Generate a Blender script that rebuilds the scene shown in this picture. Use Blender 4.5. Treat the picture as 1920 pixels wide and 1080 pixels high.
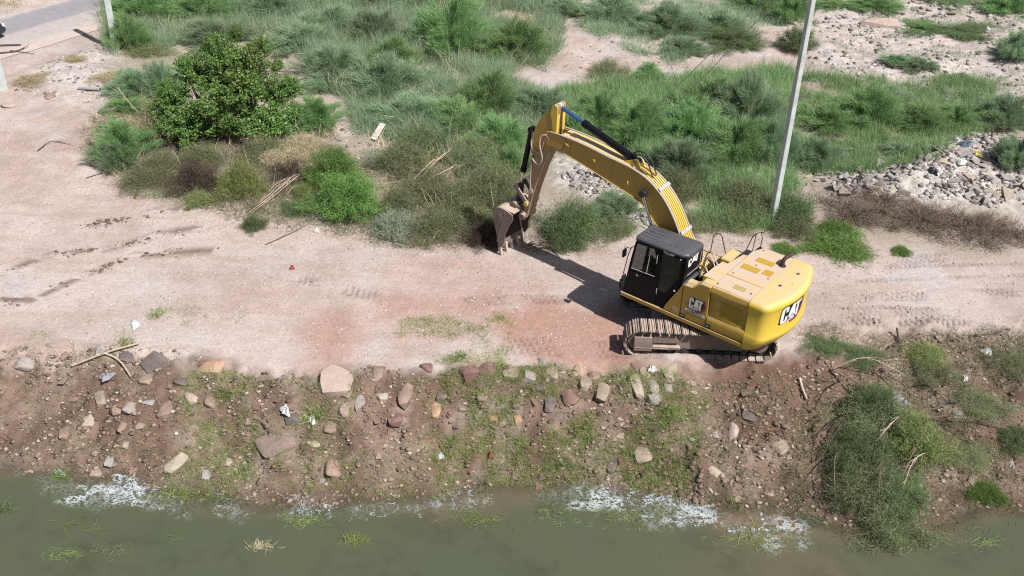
import bpy, bmesh, math, random
import numpy as np
from mathutils import Vector, Matrix
R = math.radians
random.seed(7)
RNG = np.random.default_rng(11)
for o in list(bpy.data.objects):
    bpy.data.objects.remove(o)
SC = bpy.context.scene
COL = SC.collection

# ------------------------------------------------------------------ camera, sky, sun, exposure
F_PX, PITCH, ROLL, CAM_H = 1999.0, R(33.26), R(1.763), 17.16
_c, _s = math.cos(PITCH), math.sin(PITCH)
FW = np.array([0, _c, -_s]); UP0 = np.array([0, _s, _c]); RT0 = np.array([1., 0, 0])
RT = RT0 * math.cos(ROLL) + UP0 * math.sin(ROLL)
UP = -RT0 * math.sin(ROLL) + UP0 * math.cos(ROLL)
cd = bpy.data.cameras.new('camera'); cam = bpy.data.objects.new('camera', cd); COL.objects.link(cam)
cam.matrix_world = Matrix(((RT[0], UP[0], -FW[0], 0), (RT[1], UP[1], -FW[1], 0), (RT[2], UP[2], -FW[2], CAM_H), (0, 0, 0, 1)))
cd.sensor_width = 36; cd.lens = 36 * F_PX / 1920; cd.clip_start = 0.5; cd.clip_end = 2000
SC.camera = cam
SUN_AZ_SHADOW, SUN_EL = R(138.5), R(53)
W = bpy.data.worlds.new('World'); SC.world = W; W.use_nodes = True
nt = W.node_tree
sky = nt.nodes.new('ShaderNodeTexSky'); sky.sky_type = 'NISHITA'; sky.sun_disc = False
sky.sun_elevation = SUN_EL
to_sun = Vector((-math.cos(SUN_AZ_SHADOW) * math.cos(SUN_EL), -math.sin(SUN_AZ_SHADOW) * math.cos(SUN_EL), math.sin(SUN_EL)))
sky.sun_rotation = math.atan2(to_sun.x, to_sun.y)
sky.air_density = 1.0; sky.dust_density = 2.5; sky.ozone_density = 1.0
bg = nt.nodes['Background']; nt.links.new(sky.outputs[0], bg.inputs[0]); bg.inputs[1].default_value = 0.055
sl = bpy.data.lights.new('sun', 'SUN'); sl.energy = 5.0; sl.angle = R(0.55); sl.color = (1.0, 0.968, 0.93)
so = bpy.data.objects.new('sun', sl); COL.objects.link(so)
so.rotation_euler = to_sun.to_track_quat('Z', 'Y').to_euler(); so.location = (20, -20, 40)
SC.view_settings.view_transform = 'Standard'; SC.view_settings.look = 'None'
SC.view_settings.exposure = 0.30; SC.view_settings.gamma = 1.0
SC.cycles.use_denoising = False; SC.cycles.filter_width = 1.15; SC.cycles.max_bounces = 6; SC.cycles.transparent_max_bounces = 12

# ------------------------------------------------------------------ noise and ground functions
def hsh(ix, iy, s):
    n = (ix.astype(np.int64) * 374761393 + iy.astype(np.int64) * 668265263 + s * 974634777) & 0x7fffffff
    n = (n ^ (n >> 13)) * 1274126177 & 0x7fffffff
    return ((n ^ (n >> 16)) & 0xffff) / 65535.0
def vn(x, y, sc, s=0):
    x = np.asarray(x, float) / sc; y = np.asarray(y, float) / sc
    ix = np.floor(x); iy = np.floor(y); fx = x - ix; fy = y - iy
    fx = fx * fx * (3 - 2 * fx); fy = fy * fy * (3 - 2 * fy)
    a = hsh(ix, iy, s); b = hsh(ix + 1, iy, s); c = hsh(ix, iy + 1, s); d = hsh(ix + 1, iy + 1, s)
    return (a + (b - a) * fx) * (1 - fy) + (c + (d - c) * fx) * fy
def fbm(x, y, sc, s=0, o=4):
    r = 0; a = .5; t = 0
    for i in range(o):
        r = r + a * vn(x, y, sc / 2 ** i, s + i * 17); t += a; a *= .5
    return r / t
def ss(a, b, x):
    t = np.clip((x - a) / (b - a), 0, 1); return t * t * (3 - 2 * t)
WZ = -1.6
def ray(px, py, z=0.0):
    d = FW * F_PX + RT * (px - 960) - UP * (py - 540); t = (z - CAM_H) / d[2]
    return np.array([d[0] * t, d[1] * t])
def line(pts, z):
    a = np.array([ray(x, y, z) for x, y in pts]); return a[:, 0], a[:, 1]
CX, CY = line([(-300, 640), (0, 655), (150, 650), (320, 668), (470, 690), (600, 700), (760, 690), (980, 690), (1160, 692), (1260, 682), (1380, 668), (1470, 650), (1540, 618), (1700, 606), (1920, 612), (2300, 600)], 0)
SX, SY = line([(-400, 850), (0, 868), (90, 880), (200, 895), (400, 918), (600, 930), (760, 925), (900, 912), (1100, 915), (1300, 935), (1450, 962), (1600, 985), (1750, 975), (1850, 955), (1920, 950), (2400, 940)], WZ)
def polyw(pts, z=0.0):
    return np.array([ray(x, y, z) for x, y in pts])
def psd(poly, x, y):
    """distance to a polygon's edge, positive inside"""
    n = len(poly); d = np.full(np.shape(x), 1e9); ins = np.zeros(np.shape(x), bool)
    for i in range(n):
        ax, ay = poly[i]; bx, by = poly[(i + 1) % n]
        ex, ey = bx - ax, by - ay
        t = np.clip(((x - ax) * ex + (y - ay) * ey) / (ex * ex + ey * ey + 1e-12), 0, 1)
        d = np.minimum(d, np.hypot(x - ax - ex * t, y - ay - ey * t))
        cond = ((ay > y) != (by > y)) & (x < (bx - ax) * (y - ay) / (by - ay + 1e-12) + ax)
        ins ^= cond
    return np.where(ins, d, -d)
def zone(pts, x, y, soft=.4, wob=.5, sc=1.6, s=3):
    p = polyw(pts) if not isinstance(pts, np.ndarray) else pts
    m = (x > p[:, 0].min() - 2) & (x < p[:, 0].max() + 2) & (y > p[:, 1].min() - 2) & (y < p[:, 1].max() + 2)
    out = np.zeros(np.shape(x))
    if m.any():
        xx, yy = x[m], y[m]
        out[m] = ss(-soft, soft, psd(p, xx, yy) + wob * (fbm(xx, yy, sc, s) - .5) * 2)
    return out
RUB_R = [(1560, 335), (1700, 300), (1800, 262), (1925, 275), (1960, 410), (1800, 400), (1640, 385), (1555, 370)]
RUB_M = [(1030, 300), (1120, 300), (1230, 400), (1215, 440), (1140, 430), (1100, 370), (1040, 345)]
RUB_L = [(60, 140), (180, 85), (235, 130), (225, 230), (150, 205), (40, 190)]
RUB_T = [(1520, 20), (1700, -10), (1940, 20), (1960, 230), (1850, 210), (1700, 165), (1520, 160)]
def ground_h(x, y):
    x = np.asarray(x, float); y = np.asarray(y, float)
    yc = np.interp(x, CX, CY); ys = np.interp(x, SX, SY)
    edge = (fbm(x, y, 1.7, 5) - .5) * .95
    t = (y + edge - ys) / np.maximum(yc - ys, .5)
    prof = np.where(t >= 1, 0, WZ * (1 - ss(-.25, 1.08, t)) * 1.103)
    prof = np.where(t < 0, WZ * 1.0 + np.maximum((y + edge - ys) * .42, -3) - .0, prof)
    prof = np.minimum(prof, 0)
    tb = ss(0, .15, t) * (1 - ss(.95, 1.1, t)); top = ss(.9, 1.2, t)
    h = prof + tb * ((fbm(x, y, 1.1, 9) - .5) * .62 + (fbm(x, y, .25, 21, 3) - .5) * .22)
    # flat worked bench, then rough waste ground behind it
    far = ss(29.5, 33, y + (fbm(x, y, 3, 31) - .5) * 2)
    h += top * ((fbm(x, y, 4, 41) - .5) * .10 + (fbm(x, y, .35, 43, 3) - .5) * .022)
    road = zone(ROADP, x, y, 1.5, 0) if np.size(x) else 0
    h += far * (1 - road) * ((fbm(x, y, 5, 51) - .45) * .55 + (fbm(x, y, .6, 53, 3) - .5) * .10)
    for z, a in ((RUB_R, .55), (RUB_M, .25), (RUB_L, .25), (RUB_T, .3)):
        m = zone(z, x, y, .9, .3)
        h += m * (a * .5 + a * (fbm(x, y, 1.4, 61) - .4) * 1.3)
    return h
_rd0 = ray(-60, 50); _rd1 = ray(160, -12)
_e = (_rd1 - _rd0); _e /= np.linalg.norm(_e); _n = np.array([-_e[1], _e[0]])
_f0 = ray(0, 36); _rw = 4.5   # far kerb line of the road, its width towards the viewer
ROADP = np.array([_f0 - _e * 60 - _n * 0, _f0 + _e * 75, _f0 + _e * 75 - _n * (_rw + .5), _f0 - _e * 60 - _n * (_rw + .5)])
def at(px, py):
    z = 0.0
    for _ in range(14):
        g = ray(px, py, z); z = .5 * z + .5 * float(ground_h(np.array([g[0]]), np.array([g[1]]))[0])
    return np.array([g[0], g[1], float(ground_h(np.array([g[0]]), np.array([g[1]]))[0])])
def gz(x, y):
    return float(ground_h(np.array([x]), np.array([y]))[0])
def scale_at(p):
    return F_PX / float((np.array([p[0], p[1], p[2] - CAM_H])) @ FW)

# ------------------------------------------------------------------ materials
def mat(name):
    m = bpy.data.materials.new(name); m.use_nodes = True
    t = m.node_tree; return m, t, t.nodes['Principled BSDF']
def N(t, k, **kw):
    n = t.nodes.new(k)
    for a, v in kw.items(): setattr(n, a, v)
    return n
def noise(t, sc, det=5, rough=.6, vec=None, dim='3D'):
    n = N(t, 'ShaderNodeTexNoise'); n.inputs['Scale'].default_value = sc; n.inputs['Detail'].default_value = det; n.inputs['Roughness'].default_value = rough
    if vec is not None: t.links.new(vec, n.inputs['Vector'])
    return n.outputs['Fac']
def ramp(t, fac, *st):
    r = N(t, 'ShaderNodeValToRGB'); e = r.color_ramp.elements
    e[0].position = st[0][0]; e[0].color = st[0][1]; e[1].position = st[-1][0]; e[1].color = st[-1][1]
    for p, c in st[1:-1]:
        k = e.new(p); k.color = c
    t.links.new(fac, r.inputs[0]); return r.outputs[0]
def g4(v): return (v, v, v, 1)
def mix(t, f, a, b, mode='MIX'):
    m = N(t, 'ShaderNodeMix', data_type='RGBA', blend_type=mode)
    if isinstance(f, (int, float)): m.inputs[0].default_value = f
    else: t.links.new(f, m.inputs[0])
    for i, v in ((6, a), (7, b)):
        if isinstance(v, tuple): m.inputs[i].default_value = v if len(v) == 4 else (*v, 1)
        else: t.links.new(v, m.inputs[i])
    return m.outputs[2]
def math_(t, op, a, b=0.0):
    m = N(t, 'ShaderNodeMath', operation=op)
    for i, v in ((0, a), (1, b)):
        if isinstance(v, (int, float)): m.inputs[i].default_value = v
        else: t.links.new(v, m.inputs[i])
    return m.outputs[0]
def bump(t, p, h, st, dist=.02):
    b = N(t, 'ShaderNodeBump'); b.inputs['Strength'].default_value = st; b.inputs['Distance'].default_value = dist
    t.links.new(h, b.inputs['Height']); t.links.new(b.outputs[0], p.inputs['Normal'])
def obj_co(t): return N(t, 'ShaderNodeTexCoord').outputs['Object']
DUST = (.50, .40, .33, 1)
def paint(name, col, rough=.38, dust=.5, side=.12, metal=0.0, nscale=3):
    """painted steel with dust lying on upward faces and streaks of dirt"""
    m, t, p = mat(name); co = obj_co(t)
    geo = N(t, 'ShaderNodeNewGeometry'); sx = N(t, 'ShaderNodeSeparateXYZ'); t.links.new(geo.outputs['Normal'], sx.inputs[0])
    up = ramp(t, sx.outputs['Z'], (.35, g4(0)), (.95, g4(1)))
    n = ramp(t, noise(t, nscale, 8, .65, co), (.3, g4(0)), (.7, g4(1)))
    n2 = ramp(t, noise(t, nscale * 9, 6, .7, co), (.35, g4(0)), (.75, g4(1)))
    a = math_(t, 'MULTIPLY', up, dust)
    a = math_(t, 'MULTIPLY', a, math_(t, 'ADD', .55, math_(t, 'MULTIPLY', n, .6)))
    b = math_(t, 'MULTIPLY', math_(t, 'MULTIPLY', n, n2), side)
    f = math_(t, 'ADD', a, b)
    c = mix(t, f, (*col, 1), DUST)
    t.links.new(c, p.inputs['Base Color'])
    p.inputs['Metallic'].default_value = metal
    rr = math_(t, 'ADD', rough, math_(t, 'MULTIPLY', f, .5)); t.links.new(rr, p.inputs['Roughness'])
    bump(t, p, noise(t, 60, 4, .6, co), .06, .01)
    return m
def flat(name, col, rough=.6, metal=0.0, var=.12, sc=8):
    m, t, p = mat(name); co = obj_co(t)
    n = noise(t, sc, 6, .65, co)
    c = mix(t, ramp(t, n, (.3, g4(0)), (.72, g4(1))), tuple(v * (1 - var) for v in col), tuple(min(1, v * (1 + var)) for v in col))
    t.links.new(c, p.inputs['Base Color']); p.inputs['Roughness'].default_value = rough; p.inputs['Metallic'].default_value = metal
    return m
M = {}
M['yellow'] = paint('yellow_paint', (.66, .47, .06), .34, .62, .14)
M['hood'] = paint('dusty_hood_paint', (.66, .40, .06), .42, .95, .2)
M['yellow_side'] = paint('dusty_shaded_yellow_paint', (.40, .25, .035), .42, .60, .25)  # same yellow darkened: the sides' shade is put into the colour, plus dust
M['stick'] = paint('muddy_yellow_paint', (.30, .19, .085), .5, .7, .55)
M['worn'] = paint('dusty_steel', (.17, .125, .11), .6, .8, .35, .0, 5)
M['track'] = paint('muddy_track_steel', (.13, .092, .075), .75, .75, .8, 0, 6)
M['black'] = paint('black_cab_paint', (.007, .007, .009), .35, .05, .008)
M['black'].node_tree.nodes['Principled BSDF'].inputs['Specular IOR Level'].default_value = .10
M['roofgrey'] = paint('dusty_black_roof_paint', (.045, .053, .068), .42, .09, .04)
M['gloss_black'] = flat('gloss_black', (.008, .009, .012), .28)
M['gloss_black'].node_tree.nodes['Principled BSDF'].inputs['Specular IOR Level'].default_value = .15
M['rubber'] = flat('black_rubber_hose', (.02, .02, .022), .5)
M['palehose'] = flat('dusty_pale_hose', (.46, .38, .33), .6)
M['chrome'] = flat('chromed_rod', (.62, .64, .66), .18, 1.0)
M['chrome_sky'] = flat('sky_reflection_rod', (.05, .14, .34), .32, .55)  # chromed rod with the sky's reflection painted in as blue
M['darksteel'] = flat('dark_steel', (.03, .03, .032), .5)
M['grille'] = flat('dusty_mesh_grille', (.43, .27, .035), .7, 0, .2, 40)
M['grille_grey'] = flat('grey_mesh_grille', (.38, .29, .12), .7, 0, .2, 40)
M['clamp'] = flat('grey_clamp', (.40, .39, .38), .5)
M['rust'] = flat('rusty_exhaust', (.055, .025, .02), .7, 0, .4, 20)
M['white'] = flat('white_vinyl', (.78, .78, .78), .45, 0, .04)
M['lblack'] = flat('black_vinyl', (.02, .023, .03), .4)
M['lred'] = flat('red_vinyl', (.36, .035, .09), .4)
M['lgrey'] = flat('grey_vinyl', (.58, .60, .62), .45)
M['seat'] = flat('seat_cloth', (.03, .03, .032), .9)
m, t, p = mat('tinted_glass'); M['glass'] = m
p.inputs['Base Color'].default_value = (.01, .012, .014, 1); p.inputs['Roughness'].default_value = .06
tr = N(t, 'ShaderNodeBsdfTransparent'); tr.inputs[0].default_value = (.62, .66, .68, 1)
ms = N(t, 'ShaderNodeMixShader'); ms.inputs[0].default_value = .42
t.links.new(tr.outputs[0], ms.inputs[1]); t.links.new(p.outputs[0], ms.inputs[2]); t.links.new(ms.outputs[0], t.nodes['Material Output'].inputs[0])
m, t, p = mat('dark_glass'); M['darkglass'] = m
p.inputs['Base Color'].default_value = (.012, .014, .017, 1); p.inputs['Roughness'].default_value = .12

# ------------------------------------------------------------------ mesh helpers
def tag(o, label=None, cat=None, group=None, kind=None):
    if label: o['label'] = label
    if cat: o['category'] = cat
    if group: o['group'] = group
    if kind: o['kind'] = kind
    return o
def empty(name, loc=(0, 0, 0), rz=0.0):
    o = bpy.data.objects.new(name, None); COL.objects.link(o); o.location = loc; o.rotation_euler = (0, 0, rz); o.empty_display_size = .3
    return o
class MB:
    def __init__(s): s.v = []; s.f = []
    def add(s, v, f):
        b = len(s.v); s.v += [tuple(map(float, q)) for q in v]; s.f += [[i + b for i in q] for q in f]; return s
    def loft(s, rings, cap=True, closed=True):
        n = len(rings[0]); v = [q for r in rings for q in r]; f = []
        for k in range(len(rings) - 1):
            for i in range(n if closed else n - 1):
                j = (i + 1) % n; f.append([k * n + i, k * n + j, (k + 1) * n + j, (k + 1) * n + i])
        if cap: f += [list(range(n))[::-1], [(len(rings) - 1) * n + i for i in range(n)]]
        return s.add(v, f)
    def xz(s, pts, y0, y1): return s.loft([[(x, y, z) for x, z in pts] for y in (y0, y1)])
    def xy(s, pts, z0, z1): return s.loft([[(x, y, z) for x, y in pts] for z in (z0, z1)])
    def yz(s, pts, x0, x1): return s.loft([[(x, y, z) for y, z in pts] for x in (x0, x1)])
    def box(s, x0, x1, y0, y1, z0, z1): return s.xy([(x0, y0), (x1, y0), (x1, y1), (x0, y1)], z0, z1)
    def cyl(s, a, b, r0, r1=None, n=16, cap=True):
        a = np.array(a, float); b = np.array(b, float); r1 = r0 if r1 is None else r1
        d = b - a; d = d / np.linalg.norm(d); u = np.cross(d, [0, 0, 1] if abs(d[2]) < .9 else [1, 0, 0]); u /= np.linalg.norm(u); w = np.cross(d, u)
        an = [2 * math.pi * i / n for i in range(n)]
        return s.loft([[c + r * (math.cos(q) * u + math.sin(q) * w) for q in an] for c, r in ((a, r0), (b, r1))], cap)
    def tube(s, pts, r, n=8):
        P = [np.array(q, float) for q in pts]; rs = r if isinstance(r, (list, tuple)) else [r] * len(P); rings = []; u = None
        for i, c in enumerate(P):
            d = P[min(i + 1, len(P) - 1)] - P[max(i - 1, 0)]; d = d / (np.linalg.norm(d) + 1e-9)
            if u is None:
                u = np.cross(d, [0, 0, 1] if abs(d[2]) < .9 else [1, 0, 0])
            u = u - d * (u @ d); u /= (np.linalg.norm(u) + 1e-9); w = np.cross(d, u)
            rings.append([c + rs[i] * (math.cos(2 * math.pi * k / n) * u + math.sin(2 * math.pi * k / n) * w) for k in range(n)])
        return s.loft(rings)
    def build(s, name, m, parent=None, bevel=0.0, seg=2, smooth=40, loc=None, rot=None):
        me = bpy.data.meshes.new(name); me.from_pydata(s.v, [], s.f)
        bm = bmesh.new(); bm.from_mesh(me); bmesh.ops.recalc_face_normals(bm, faces=bm.faces); bm.to_mesh(me); bm.free()
        if smooth:
            me.shade_smooth(); me.set_sharp_from_angle(angle=R(smooth))
        me.materials.append(m if not isinstance(m, str) else M[m])
        o = bpy.data.objects.new(name, me); COL.objects.link(o)
        if parent: o.parent = parent
        if loc is not None: o.location = loc
        if rot is not None: o.rotation_euler = rot
        if bevel:
            b = o.modifiers.new('bevel', 'BEVEL'); b.width = bevel; b.segments = seg; b.limit_method = 'ANGLE'; b.angle_limit = R(35); b.harden_normals = False
        return o
def smooth_pts(pts, n=4):
    """Catmull-Rom through the points"""
    P = [np.array(q, float) for q in pts]; out = []
    for i in range(len(P) - 1):
        a = P[max(i - 1, 0)]; b = P[i]; c = P[i + 1]; d = P[min(i + 2, len(P) - 1)]
        for k in range(n):
            u = k / n; out.append(.5 * ((2 * b) + (c - a) * u + (2 * a - 5 * b + 4 * c - d) * u * u + (3 * b - a - 3 * c + d) * u ** 3))
    out.append(P[-1]); return out
def decal(name, polys, m, parent, fn, off, sub=0):
    """flat lettering pieces (polygons in u,v) laid on a surface given by fn(u, v, off)"""
    bm = bmesh.new()
    for pl in polys:
        loops = pl if isinstance(pl[0][0], (tuple, list)) else [pl]
        es = []
        for lp in loops:
            vs = [bm.verts.new((u, v, 0)) for u, v in lp]
            es += [bm.edges.new((vs[i], vs[(i + 1) % len(vs)])) for i in range(len(vs))]
        bmesh.ops.triangle_fill(bm, edges=es, use_beauty=True)
    for _ in range(sub): bmesh.ops.subdivide_edges(bm, edges=bm.edges[:], cuts=1, use_grid_fill=True)
    for v in bm.verts: v.co = Vector(fn(v.co.x, v.co.y, off))
    me = bpy.data.meshes.new(name); bm.to_mesh(me); bm.free(); me.materials.append(M[m])
    o = bpy.data.objects.new(name, me); COL.objects.link(o); o.parent = parent
    return o
def text_decal(name, s, size, m, parent, loc, rot, sx=1.0):
    c = bpy.data.curves.new(name, 'FONT'); c.body = s; c.size = size; c.align_x = 'CENTER'; c.align_y = 'CENTER'; c.extrude = .001; c.offset = size * .012
    t_ = bpy.data.objects.new(name, c); COL.objects.link(t_); bpy.context.view_layer.update()
    me = bpy.data.meshes.new_from_object(t_.evaluated_get(bpy.context.evaluated_depsgraph_get())); bpy.data.objects.remove(t_); me.materials.clear(); me.materials.append(M[m])
    o = bpy.data.objects.new(name, me); COL.objects.link(o); o.parent = parent; o.location = loc; o.rotation_euler = rot; o.scale = (sx, 1, 1)
    return o
def panel(name, outer, holes, fn, m, parent, thick=.04):
    """plate with window openings; fn maps (u, v, depth) to space"""
    bm = bmesh.new(); es = []
    for lp in [outer] + holes:
        vs = [bm.verts.new((u, v, 0)) for u, v in lp]; es += [bm.edges.new((vs[i], vs[(i + 1) % len(vs)])) for i in range(len(vs))]
    bmesh.ops.triangle_fill(bm, edges=es, use_beauty=True)
    fs = bm.faces[:]; r = bmesh.ops.extrude_face_region(bm, geom=fs)
    for v in [g for g in r['geom'] if isinstance(g, bmesh.types.BMVert)]: v.co.z = thick
    for v in bm.verts: v.co = Vector(fn(v.co.x, v.co.y, v.co.z))
    bmesh.ops.recalc_face_normals(bm, faces=bm.faces)
    me = bpy.data.meshes.new(name); bm.to_mesh(me); bm.free(); me.materials.append(M[m])
    o = bpy.data.objects.new(name, me); COL.objects.link(o); o.parent = parent
    return o
# ------------------------------------------------------------------ the excavator (x forward, y to its left, z up)
EX = empty('excavator', (5.315, 24.418, 0), R(143.4))
tag(EX, 'yellow tracked excavator with black cab reaching its bucket into the bushes', 'excavator')
def frame_xz(y):  # decals on the left side
    return lambda u, v, d: (u, y + d, v)
LOGO = dict(
 back=[(.0, .02), (.03, .0), (.37, .0), (.40, -.10), (.66, -.10), (.84, .10), (.90, .36), (.84, .62), (.80, .64), (.10, .64), (.02, .55)],
 red=[(.38, .0), (.41, -.09), (.65, -.09), (.83, .11), (.885, .36), (.83, .61), (.78, .61), (.83, .36), (.77, .14), (.62, -.0)],
 C=[(.03, .06), (.08, .02), (.20, .02), (.25, .07), (.25, .23), (.17, .23), (.17, .10), (.12, .10), (.12, .50), (.17, .50), (.17, .38), (.25, .38), (.25, .54), (.20, .60), (.09, .60), (.03, .53)],
 A=[(.27, .17), (.36, .60), (.47, .60), (.56, .10), (.49, .15), (.415, .22), (.34, .14)],
 A2=[(.39, .38), (.415, .52), (.44, .38)],
 tri=[(.24, .02), (.415, .20), (.54, .06), (.50, .02)],
 T=[(.48, .60), (.74, .60), (.74, .49), (.66, .49), (.66, .05), (.57, .05), (.57, .49), (.50, .49)])
def put_logo(name, parent, fn, sub=0):
    b = decal(name, [LOGO['back']], 'lblack', parent, fn, .003, sub)
    return decal, b
def full_logo(parent, fn, sub):
    a = decal('logo_plate', [LOGO['back']], 'lblack', parent, fn, .004, sub)
    decal('logo_stripe', [LOGO['red']], 'lred', parent, fn, .007, sub)
    decal('logo_letter', [LOGO['C'], LOGO['A'], LOGO['T']], 'white', parent, fn, .009, sub)
    decal('logo_triangle', [LOGO['tri']], 'lgrey', parent, fn, .011, sub)
    return a

# --- upper frame: sill strip, floor, boom foot brackets
m = MB()
m.xz([(1.88, 1.02), (1.90, 1.13), (-1.80, 1.07), (-1.80, .95)], 1.24, 1.385)
m.xz([(1.88, 1.02), (1.90, 1.13), (-1.80, 1.07), (-1.80, .95)], -1.385, -1.24)
fr = m.build('upper_frame', 'yellow_side', EX, .012)
m = MB(); m.box(-1.80, 1.85, -1.24, 1.24, .96, 1.06); m.cyl((0, 0, .72), (0, 0, .97), .62, .62, 32)
m.box(-.6, 1.0, -.62, .40, 1.06, 1.25); m.build('floor_plate', 'darksteel', EX)
m = MB()
for y in (-.42, .30): m.xz([(-.55, 1.06), (.95, 1.06), (.75, 1.5), (.42, 1.98), (.18, 2.02), (-.05, 1.85), (-.5, 1.3)], y, y + .06)
m.build('boom_bracket', 'yellow_side', EX, .01)
# --- engine compartment dark core with panels set round it
m = MB(); m.box(-1.80, -.72, -1.30, 1.30, 1.05, 2.30); m.box(-.72, -.30, .15, 1.28, 1.05, 2.2); m.box(-.72, -.45, -1.2, .15, 1.05, 2.2); m.build('engine_bay', 'darksteel', EX)
def side_prof(s):  # (y, z) section of the rear side doors, s = side
    return [(s * q, z) for q, z in ((1.34, 1.10), (1.372, 1.12), (1.385, 1.34), (1.365, 1.42), (1.325, 1.47), (1.325, 2.06), (1.335, 2.12), (1.372, 2.18), (1.372, 2.24), (1.33, 2.345), (1.27, 2.372), (1.27, 1.10))]
def side_door(x0, x1, s):
    m = MB()
    if s > 0: m.yz(side_prof(1), x0, x1)
    else: m.yz(side_prof(-1), x0, x1)
    return m
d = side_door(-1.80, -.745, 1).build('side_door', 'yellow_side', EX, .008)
g = MB(); g.box(-1.63, -1.05, 1.326, 1.331, 1.56, 2.02)
for k in range(9): g.box(-1.62, -1.06, 1.331, 1.337, 1.58 + k * .05, 1.60 + k * .05)
g.build('louvre', 'grille', d)
g = MB(); g.box(-1.62, -1.02, 1.372, 1.376, 2.19, 2.235); g.build('slot_grille', 'grille_grey', d)
side_door(-1.80, -.745, -1).build('side_door', 'yellow_side', EX, .008)
# front left side panel, its nose curving down under the cab
m = MB()
m.xz([(.55, 1.135), (.50, 1.30), (.36, 1.56), (.20, 1.84), (.075, 2.09), (.055, 2.12), (.055, 1.12)], 1.25, 1.365)
m.build('nose_panel', 'yellow_side', EX, .02)
m = MB()
m.xz([(.042, 1.12), (.042, 2.10), (0.0, 2.13), (-.20, 2.13), (-.27, 2.17), (-.40, 2.32), (-.47, 2.345), (-.732, 2.345), (-.732, 1.12)], 1.20, 1.368)
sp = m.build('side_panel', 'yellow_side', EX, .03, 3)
m = MB(); m.xz([(.042, 2.02), (.042, 2.14), (-.21, 2.14), (-.28, 2.18), (-.42, 2.335), (-.732, 2.35), (-.732, 2.25), (-.5, 2.25), (-.3, 2.05)], .98, 1.199)
m.build('panel_shoulder', 'yellow', EX, .03, 3)
m = MB(); m.box(-.72, -.05, 1.03, 1.20, 1.1, 2.0); m.build('battery_box', 'darksteel', EX)
side_fn = lambda ox, oz, s, y: (lambda u, v, d: (ox - u * s, y + d, oz + v * s))
full_logo(sp, side_fn(-.17, 1.50, .56, 1.368), 0)
# white strip with the owner's name, number in a ring, two small warning plates
decal('name_strip', [[(-.10, 1.385), (-.10, 1.47), (-.68, 1.455), (-.68, 1.355)]], 'white', sp, frame_xz(1.368), .005)
text_decal('name_lettering', 'PRIMERCA', .085, 'lblack', sp, (-.39, 1.3745, 1.416), (R(90), 0, R(180)), 1.15)
def ring(u, v, r0, r1, n=28): return [[(u + r0 * math.cos(2 * math.pi * k / n), v + r0 * math.sin(2 * math.pi * k / n)) for k in range(n)], [(u + r1 * math.cos(2 * math.pi * k / n), v + r1 * math.sin(2 * math.pi * k / n)) for k in range(n)]]
M['pink'] = flat('pale_pink_vinyl', (.62, .47, .40), .5)
decal('number_ring', [ring(.20, 1.27, .088, .070)], 'pink', EX, frame_xz(1.365), .004)
text_decal('number_lettering', '27', .115, 'pink', EX, (.20, 1.3695, 1.27), (R(90), 0, R(180)))
for u in (-.03, -.80):
    a = decal('warning_plate', [[(u + .07, 1.135), (u + .07, 1.245), (u - .08, 1.245), (u - .08, 1.135)]], 'lblack', sp, frame_xz(1.368 if u > -.5 else 1.386), .006)
    decal('warning_mark', [[(u + .035, 1.165), (u + .035, 1.215), (u + .01, 1.215), (u + .01, 1.165)], [(u - .015, 1.16), (u - .015, 1.22), (u - .045, 1.19)]], 'lgrey', a, frame_xz(1.368 if u > -.5 else 1.386), .009)
# --- hood top
m = MB(); m.box(-1.80, -.745, .565, 1.265, 2.31, 2.375); hl = m.build('hood_lid', 'hood', EX, .012)
m = MB(); m.xy([(-1.80, -1.265), (-.90, -1.265), (-.74, -.9), (-.745, .553), (-1.80, .553)], 2.31, 2.382); hc = m.build('hood_top', 'hood', EX, .014)
m = MB(); m.xy([(-.735, -.70), (-.60, -.66), (-.47, .14), (-.30, .20), (-.28, .97), (-.735, .97)], 2.20, 2.345); m.box(-.46, -.30, -.05, .14, 2.2, 2.30); m.build('front_hood_ledge', 'hood', EX, .016)
m = MB()
for (x0, x1, y0, y1) in ((-1.36, -.86, -.20, .06), (-1.52, -1.02, -.74, -.50), (-1.70, -1.44, -.30, -.02)):
    m.box(x0, x1, y0, y1, 2.382, 2.387)
    for k in range(int((x1 - x0) / .05)): m.box(x0 + .01 + k * .05, x0 + .03 + k * .05, y0 + .015, y1 - .015, 2.387, 2.391)
m.build('hood_grille', 'grille', hc)
m = MB(); m.box(-1.50, -1.17, .86, 1.06, 2.375, 2.380)
for k in range(6): m.box(-1.49 + k * .055, -1.46 + k * .055, .87, 1.05, 2.380, 2.383)
m.build('lid_grille', 'grille_grey', hl)
for x, y in ((-.80, 1.14), (-1.68, 1.02), (-.86, .42), (-.96, -1.14), (-1.70, .10), (-1.15, -.32)):
    m = MB(); m.cyl((x, y, 2.376), (x, y, 2.392), .022, .022, 10); m.build('hood_bolt', 'darksteel', hc)
m = MB(); m.tube(smooth_pts([(-1.70, -.74, 2.36), (-1.70, -.74, 2.50), (-1.72, -.78, 2.60), (-1.77, -.88, 2.65), (-1.83, -1.0, 2.72)], 4), [.055] * 12 + [.06, .062, .058, .045, .03], 12)
m.cyl((-1.70, -.74, 2.383), (-1.70, -.74, 2.40), .10, .09, 20); m.build('exhaust_pipe', 'rust', EX)
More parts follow.
